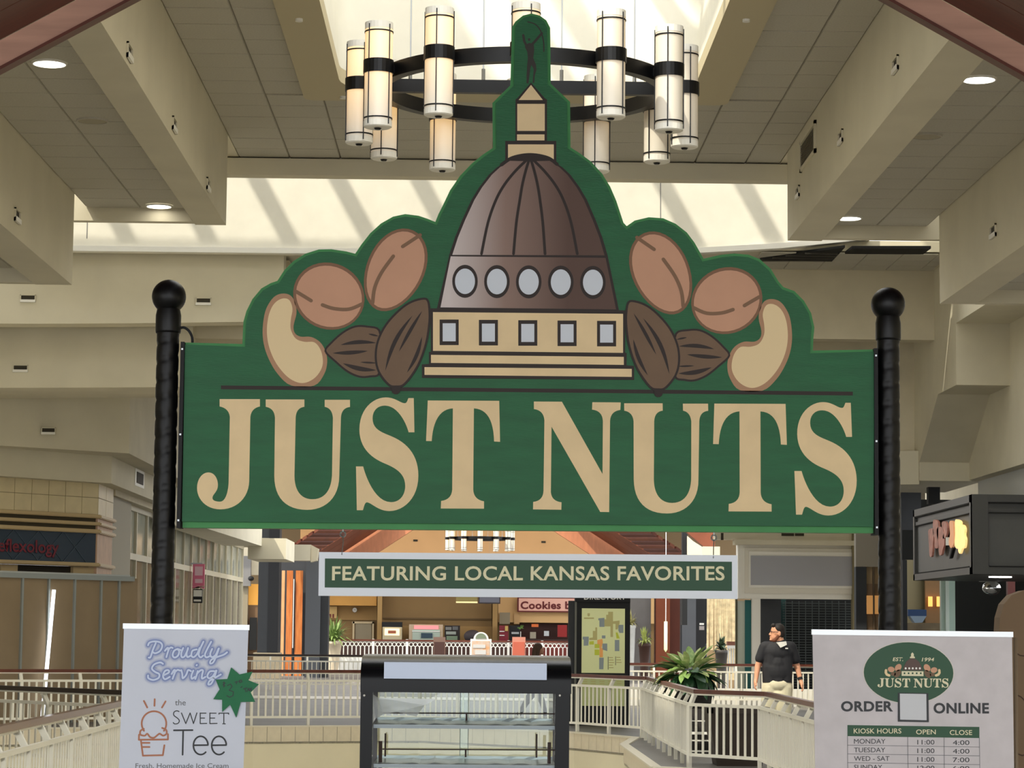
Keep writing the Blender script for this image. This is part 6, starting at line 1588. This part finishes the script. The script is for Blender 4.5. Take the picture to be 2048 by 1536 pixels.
pbox('blue_box', 1816, 1219, 1853, 1232, 51.0, .4, M('box_blue', (24, 60, 104), .5), sh_); px_poly_solid('pale_bowl', [(1820, 1232), (1853, 1232), (1845, 1245), (1830, 1246)], 51, 51, 51.3, M('bowl_blue', (130, 150, 170), .5), sh_); pbox('counter', 1812, 1246, 1884, 1420, 50.6, .3, M('counter_tan', (110, 96, 72), .6, var=.25, vscale=4), sh_)
pbox('door_edge', 1807, 1120, 1814, 1420, 50.5, .1, blackmat, sh_)
pbox('red_post', 2018, 1140, 2030, 1420, 47.5, .15, M('post_red', (96, 40, 32), .5), sh_)
pbox('beam', 1885, 1153, 2020, 1160, 46.5, .1, blackmat, sh_)
ls = MB()
for px in (1991, 2010): c = P(px, 1149, 41.0); ls.lathe((c.x, 41, 2.70), [(.11, 0), (.11, .02)], 20)
ls.build('recessed_lamp', lampglow, sb)
cm = thing('dome_mirror', 'shiny silver dome mirror under the grey sign box', 'mirror', tuple(P(1982, 1172, 45.5)))
c = P(1983, 1176, 45.5); MB().ball((c.x, 45.5, c.z), (.17, .17, .13), 24, 14).build('dome', M('chrome', (220, 222, 222), .06, metal=1.0), cm, True); MB().tube([(c.x, 45.5, c.z+.12), (c.x, 45.5, 2.95)], .02, 8).build('stem', blackmat, cm)
sh2 = thing('lamp_shop_front', 'narrow shop window with two amber lamps left of the right pole', 'shop front', tuple(P(1735, 1400, 60)))
pbox('fascia', 1712, 930, 1850, 1134, 60.8, .3, M('fascia_greige', (150, 142, 128), .7), sh2); pbox('dark_jamb', 1713, 1134, 1733, 1420, 60.8, .3, charcoal, sh2)
pbox('window', 1733, 1134, 1815, 1420, 60.9, .2, M('window_tan', (176, 150, 112), .6), sh2); pbox('window_low', 1733, 1168, 1815, 1420, 60.85, .1, M('window_brown', (128, 104, 78), .6), sh2); pbox('mullion', 1747, 1134, 1749, 1420, 60.78, .1, M('mullion_brown', (88, 72, 54), .6), sh2)
for x in (1740, 1757): pbox('wall_lamp', x-7, 1191, x+6, 1228, 60.8, .05, M('lamp_soft_%d' % x, (196, 150, 96), .5, emit=(255, 180, 100), estr=.22), sh2)
pbox('upper_dark', 1803, 985, 1842, 1060, 49, .1, charcoal, sh_); pbox('speaker_box', 1857, 974, 1880, 1008, 46.9, .2, blackmat, sh_)

# ================================================================== PEOPLE
YM = 35.5
SM = YM/5000
def zm(x, y, dy=0.0): 
    p = P(1480+x/7.313, 1230+y/7.313, YM); p.y = YM+dy; return p
skin = M('skin', (226, 168, 134), .5); skin2 = M('skin_man', (222, 160, 126), .5)
shirt = M('shirt_black', (38, 38, 42), .75, bump=.1, bscale=30); short = M('shorts_khaki', (214, 206, 176), .8, bump=.15, bscale=20); hairm = M('hair_dark', (34, 26, 22), .6); beard = M('beard_brown', (104, 58, 36), .7)
man = thing('person', 'man in black polo shirt and pale shorts looking left behind the right railing', 'person', (zm(540, 800).x, YM, 0))
hc_ = zm(545, 262); 
xh = hc_.x
pelv = zm(545, 1060); neck = zm(590, 400, .01); chest = zm(560, 520)
shL = zm(345, 455, .01); shR = zm(765, 455, .01)
elL = zm(265, 745, .03); wrL = zm(235, 930, -.02); haL = zm(222, 985, -.04)
elR = zm(840, 745, .05); wrR = zm(885, 955, .0); haR = zm(900, 1010, -.02)
hipL = zm(450, 1130); hipR = zm(640, 1130)
knL = Vector((zm(430, 1400).x, YM-.02, .50)); knR = Vector((zm(625, 1400).x, YM-.05, .50))
anL = Vector((knL.x-.03, YM+.03, .09)); anR = Vector((knR.x+.04, YM-.02, .09))
prims = [('e', pelv, (.17, .125, .14)), ('e', zm(545, 820), (.185, .135, .22)), ('e', chest+Vector((0, 0, -.02)), (.20, .125, .17)), ('c', shL+Vector((.04, 0, -.02)), shR+Vector((-.04, 0, -.02)), .062, .062), ('c', neck, hc_+Vector((.02, .0, -.03)), .062, .055),
 ('c', shL+Vector((.01, 0, -.03)), elL, .048, .044), ('c', elL, wrL, .045, .030), ('c', shR+Vector((-.01, 0, -.03)), elR, .048, .044), ('c', elR, wrR, .045, .030),
 ('c', hipL, knL, .095, .062), ('c', knL, anL, .060, .040), ('c', hipR, knR, .095, .062), ('c', knR, anR, .060, .040),
 # head, turned to the left
 ('e', hc_+Vector((0, 0, .02)), (.092, .078, .105)), ('e', hc_+Vector((-.035, 0, -.055)), (.066, .062, .065)), ('e', hc_+Vector((-.045, 0, -.03)), (.055, .058, .06)),
 ('c', hc_+Vector((-.085, 0, .012)), hc_+Vector((-.108, 0, -.022)), .010, .014), ('e', hc_+Vector((-.092, 0, -.060)), (.018, .028, .009)), ('e', hc_+Vector((-.080, 0, -.095)), (.03, .032, .024)),
 ('e', hc_+Vector((.022, -.080, -.012)), (.022, .012, .034)), ('e', hc_+Vector((.022, .080, -.012)), (.022, .012, .034))]
for wr, ha, sg in ((wrL, haL, 1), (wrR, haR, -1)):
    d = (ha-wr).normalized(); side = Vector((0, 1, 0)); nrm_ = Vector((1, 0, 0))*sg
    prims += [('c', wr, wr+d*.05, .028, .030), ('e', wr+d*.075, (.022, .040, .045))]
    for i, (o_, L_) in enumerate(((-.030, .062), (-.010, .074), (.010, .070), (.029, .056))):
        b0 = wr+d*.105+side*o_; k1 = b0+d*L_*.55+nrm_*.008; k2 = k1+d*L_*.35+nrm_*.022
        prims += [('c', b0, k1, .0095, .009), ('c', k1, k2, .009, .0075)]
    b0 = wr+d*.045-side*.030; k1 = b0+d*.035-side*.022+nrm_*.012; k2 = k1+d*.034-side*.004+nrm_*.01
    prims += [('c', b0, k1, .012, .010), ('c', k1, k2, .010, .008)]
body = blob('body', prims, skin2, man, .0075, 3)
# shirt: torso and sleeves a little larger than the body
hem = zm(545, 985)
sp_ = [('e', zm(545, 820), (.205, .155, .22)), ('e', chest+Vector((0, 0, -.02)), (.222, .145, .165)), ('c', zm(450, 760), zm(450, 985), .125, .118), ('c', zm(640, 760), zm(640, 985), .125, .118), ('c', zm(545, 700), zm(545, 985), .15, .14), ('c', shL+Vector((.03, 0, -.01)), shR+Vector((-.03, 0, -.01)), .080, .080), ('c', zm(470, 560), zm(470, 760), .12, .125), ('c', zm(640, 560), zm(640, 760), .12, .125),
 ('c', shL+Vector((.01, 0, -.015)), shL.lerp(elL, .62), .074, .073), ('c', shR+Vector((-.01, 0, -.015)), shR.lerp(elR, .68), .074, .073), ('c', neck+Vector((-.02, 0, -.05)), neck+Vector((0, 0, .0)), .085, .068)]
shirt_o = blob('polo_shirt', sp_, shirt, man, .010, 3)
# trim shirt flat at the hem
def cut_below(o, z):
    bm = bmesh.new(); bm.from_mesh(o.data)
    bmesh.ops.bisect_plane(bm, geom=bm.verts[:]+bm.edges[:]+bm.faces[:], plane_co=(0, 0, z), plane_no=(0, 0, -1), clear_outer=True); bm.to_mesh(o.data); bm.free()
cut_below(shirt_o, hem.z)
def zmm(x, y): return zm(x, y, -.155)
cv = [zmm(515, 402), zmm(655, 385), zmm(665, 435), zmm(572, 478)]
MB().prism([v+Vector((0, -.01, 0)) for v in cv], [v+Vector((0, .07, 0)) for v in cv]).build('undershirt_collar', M('collar_white', (232, 230, 222), .7), man)
lg_ = zm(662, 487, -.165); box('chest_logo', (lg_.x-.018, lg_.y-.003, lg_.z-.008), (lg_.x+.018, lg_.y+.02, lg_.z+.008), white, man)
shp = [('e', pelv+Vector((0, 0, .04)), (.20, .15, .13)), ('e', pelv+Vector((0, 0, -.10)), (.15, .14, .10)), ('c', zm(445, 1060), Vector((knL.x-.005, YM, .60)), .125, .108), ('c', zm(645, 1060), Vector((knR.x+.005, YM-.03, .63)), .125, .108)]
so = blob('shorts', shp, short, man, .010, 3); cut_below(so, .565)
hp2 = [('e', hc_+Vector((.022, 0, .050)), (.090, .084, .088)), ('e', hc_+Vector((.050, 0, .0)), (.060, .078, .08)), ('c', hc_+Vector((-.055, -.03, .105)), hc_+Vector((-.055, .03, .105)), .03, .03)]
blob('hair', hp2, hairm, man, .008, 2)
bp2 = [('c', hc_+Vector((.010, -.058, -.045)), hc_+Vector((-.045, -.052, -.105)), .022, .026), ('c', hc_+Vector((.010, .058, -.045)), hc_+Vector((-.045, .052, -.105)), .022, .026), ('c', hc_+Vector((-.045, -.045, -.108)), hc_+Vector((-.045, .045, -.108)), .030, .030), ('e', hc_+Vector((-.078, 0, -.108)), (.030, .036, .020)), ('c', hc_+Vector((-.092, -.022, -.040)), hc_+Vector((-.092, .022, -.040)), .010, .010)]
blob('beard', bp2, beard, man, .006, 2)
gl_ = MB(); e0 = hc_+Vector((-.088, -.045, .018))
for sy in (-1, 1):
    cc = hc_+Vector((-.094, sy*.033, .014)); gl_.tube([cc+Vector((.004*math.cos(t*PI/6), .024*math.cos(t*PI/6), .017*math.sin(t*PI/6))) for t in range(13)], .003, 6)
    gl_.tube([hc_+Vector((-.090, sy*.058, .018)), hc_+Vector((.01, sy*.084, .014))], .003, 6)
gl_.build('glasses', M('glasses_dark', (60, 40, 38), .4), man)
ey = MB()
for sy in (-1, 1): ey.ball(hc_+Vector((-.080, sy*.032, .015)), .010, 10, 6)
ey.build('eye', M('eye_dark', (40, 30, 28), .3), man)
wt = wrR.lerp(elR, .12); dd = (elR-wrR).normalized(); MB().tube([wt-dd*.018, wt+dd*.018], .038, 14).build('wrist_watch', blackmat, man)
for an, nm in ((anL, 'shoe'), (anR, 'shoe')):
    blob('shoe', [('e', (an.x, an.y-.05, .045), (.048, .125, .045)), ('e', (an.x, an.y+.02, .07), (.045, .055, .055))], M('shoe_%d' % int(abs(an.x)*100), (60, 58, 58), .6), man, .010, 2)

# woman walking behind the far railing
YWm = 49.5
def zw(px, py, dy=0.0): p = P(px, py, YWm); p.y = YWm+dy; return p
wo = thing('person', 'woman with long brown hair walking right behind the display case', 'person', (zw(1070, 1400).x, YWm, 0))
h = zw(1078, 1298.5); sh1 = zw(1068, 1328, -.12); sh2_ = zw(1070, 1328, .12); pv = zw(1070, 1372)
kn1 = zw(1052, 1405, -.06); an1 = zw(1036, 1432, -.06); kn2 = zw(1084, 1402, .08); an2 = zw(1092, 1436, .08)
an1.z = max(an1.z, .08); an2.z = .08
skw = M('skin_woman', (196, 142, 114), .5)
pr = [('e', h, (.085, .072, .105)), ('e', h+Vector((.04, 0, -.045)), (.05, .05, .06)), ('c', h+Vector((.085, 0, .0)), h+Vector((.10, 0, -.028)), .009, .012), ('e', h+Vector((.075, 0, -.088)), (.024, .03, .02)), ('c', h+Vector((-.02, 0, -.08)), zw(1068, 1324), .045, .05), ('e', zw(1069, 1342), (.12, .16, .17)), ('e', pv, (.13, .17, .13)), ('c', sh1, sh2_, .055, .055),
 ('c', sh1, zw(1062, 1355, -.2), .043, .034), ('c', zw(1062, 1355, -.2), zw(1078, 1378, -.24), .033, .024), ('c', sh2_, zw(1078, 1355, .2), .043, .034), ('c', zw(1078, 1355, .2), zw(1092, 1376, .22), .033, .024),
 ('c', pv+Vector((0, -.07, -.05)), kn1, .082, .055), ('c', kn1, an1, .052, .036), ('c', pv+Vector((0, .07, -.05)), kn2, .082, .055), ('c', kn2, an2, .052, .036)]
for e_, sg in ((zw(1078, 1378, -.24), 1), (zw(1092, 1376, .22), 1)):
    d = Vector((.35, 0, -.94)); pr.append(('e', e_+d*.05, (.022, .034, .045)))
    for o_, L_ in ((-.024, .05), (-.008, .06), (.008, .058), (.024, .046)): pr.append(('c', e_+d*.08+Vector((0, o_, 0)), e_+d*(.08+L_)+Vector((.012, o_, 0)), .0085, .007))
    pr.append(('c', e_+d*.04+Vector((.02, 0, 0)), e_+d*.08+Vector((.045, 0, 0)), .010, .008))
blob('body', pr, skw, wo, .009, 3)
blob('hair', [('e', h+Vector((-.022, 0, .035)), (.096, .088, .092)), ('c', h+Vector((-.06, 0, 0)), h+Vector((-.10, 0, -.22)), .072, .05), ('c', h+Vector((-.01, -.07, .0)), h+Vector((-.04, -.07, -.20)), .034, .03), ('c', h+Vector((-.01, .07, .0)), h+Vector((-.04, .07, -.20)), .034, .03)], M('hair_brown', (82, 60, 44), .6), wo, .010, 3)
blob('top', [('e', zw(1069, 1342), (.14, .18, .18)), ('e', zw(1070, 1366), (.145, .185, .11)), ('c', sh1, sh2_, .07, .07), ('c', sh1, zw(1063, 1350, -.19), .06, .05), ('c', sh2_, zw(1077, 1350, .19), .06, .05)], M('top_brown', (96, 78, 66), .8), wo, .012, 3)
legm = M('leggings_grey', (74, 72, 72), .8)
blob('leggings', [('e', pv, (.14, .18, .12)), ('c', pv+Vector((0, -.07, -.05)), kn1, .092, .064), ('c', kn1, kn1.lerp(an1, .9), .062, .045), ('c', pv+Vector((0, .07, -.05)), kn2, .092, .064), ('c', kn2, kn2.lerp(an2, .9), .062, .045)], legm, wo, .012, 3)
for an in (an1, an2): blob('shoe', [('e', (an.x+.05, an.y, an.z-.04), (.12, .042, .04)), ('e', (an.x, an.y, an.z-.01), (.05, .042, .05))], white, wo, .012, 2)

# distant shopper seen from behind
YQ = 84.0
def zq(px, py, dy=0.0): p = P(px, py, YQ); p.y = YQ+dy; return p
ps_ = thing('person', 'distant shopper in dark clothes seen from behind near the bead curtain', 'person', (zq(1427, 1360).x, YQ, 0))
hq = zq(1428, 1280.5); s_l = zq(1415.5, 1291); s_r = zq(1437, 1291); pq = zq(1427, 1322)
pr = [('e', hq, (.08, .09, .11)), ('c', hq, zq(1427.5, 1289), .05, .055), ('e', zq(1427, 1303), (.20, .13, .26)), ('e', pq, (.17, .13, .14)), ('c', s_l, s_r, .07, .07)]
for a, x in ((s_l, 1413), (s_r, 1440)):
    e1_ = zq(x, 1307, -.03); w1_ = zq(x+(2 if x < 1420 else -2), 1320, -.12); pr += [('c', a, e1_, .05, .042), ('c', e1_, w1_, .04, .03), ('e', w1_+Vector((0, -.05, -.03)), (.03, .045, .04))]
    for o_ in (-.03, -.01, .01, .03): pr.append(('c', w1_+Vector((o_, -.07, -.05)), w1_+Vector((o_, -.10, -.10)), .010, .009))
    pr.append(('c', w1_+Vector((.03, -.04, -.03)), w1_+Vector((.05, -.07, -.06)), .011, .010))
for x in (1422, 1432):
    k_ = Vector((zq(x, 1340).x, YQ, .5)); pr += [('c', Vector((k_.x, YQ, pq.z-.05)), k_, .085, .06), ('c', k_, Vector((k_.x, YQ+.03, .09)), .058, .04)]
blob('body', pr, MATS['skin'], ps_, .013, 2)
blob('hair', [('e', hq+Vector((0, .0, .025)), (.09, .1, .095))], M('hair_grey', (120, 108, 98), .7), ps_, .015, 2)
blob('jacket', [('e', zq(1427, 1303), (.22, .15, .26)), ('c', zq(1421, 1316), zq(1433, 1316), .16, .16), ('c', s_l, s_r, .085, .085), ('c', s_l, zq(1413, 1307, -.03), .065, .055), ('c', s_r, zq(1440, 1307, -.03), .065, .055), ('c', zq(1413, 1307, -.03), zq(1415, 1318, -.1), .052, .04), ('c', zq(1440, 1307, -.03), zq(1438, 1318, -.1), .052, .04)], M('jacket_navy', (44, 48, 58), .8), ps_, .015, 2)
blob('trousers', [('e', pq, (.185, .15, .13))]+[('c', Vector((zq(x, 1340).x, YQ, pq.z-.05)), Vector((zq(x, 1340).x, YQ+.02, .12)), .1, .065) for x in (1422, 1432)], M('trousers_dark', (52, 50, 50), .8), ps_, .015, 2)
for x in (1422, 1432): X_ = zq(x, 1340).x; blob('shoe', [('e', (X_, YQ+.06, .04), (.05, .13, .04))], blackmat, ps_, .015, 2)
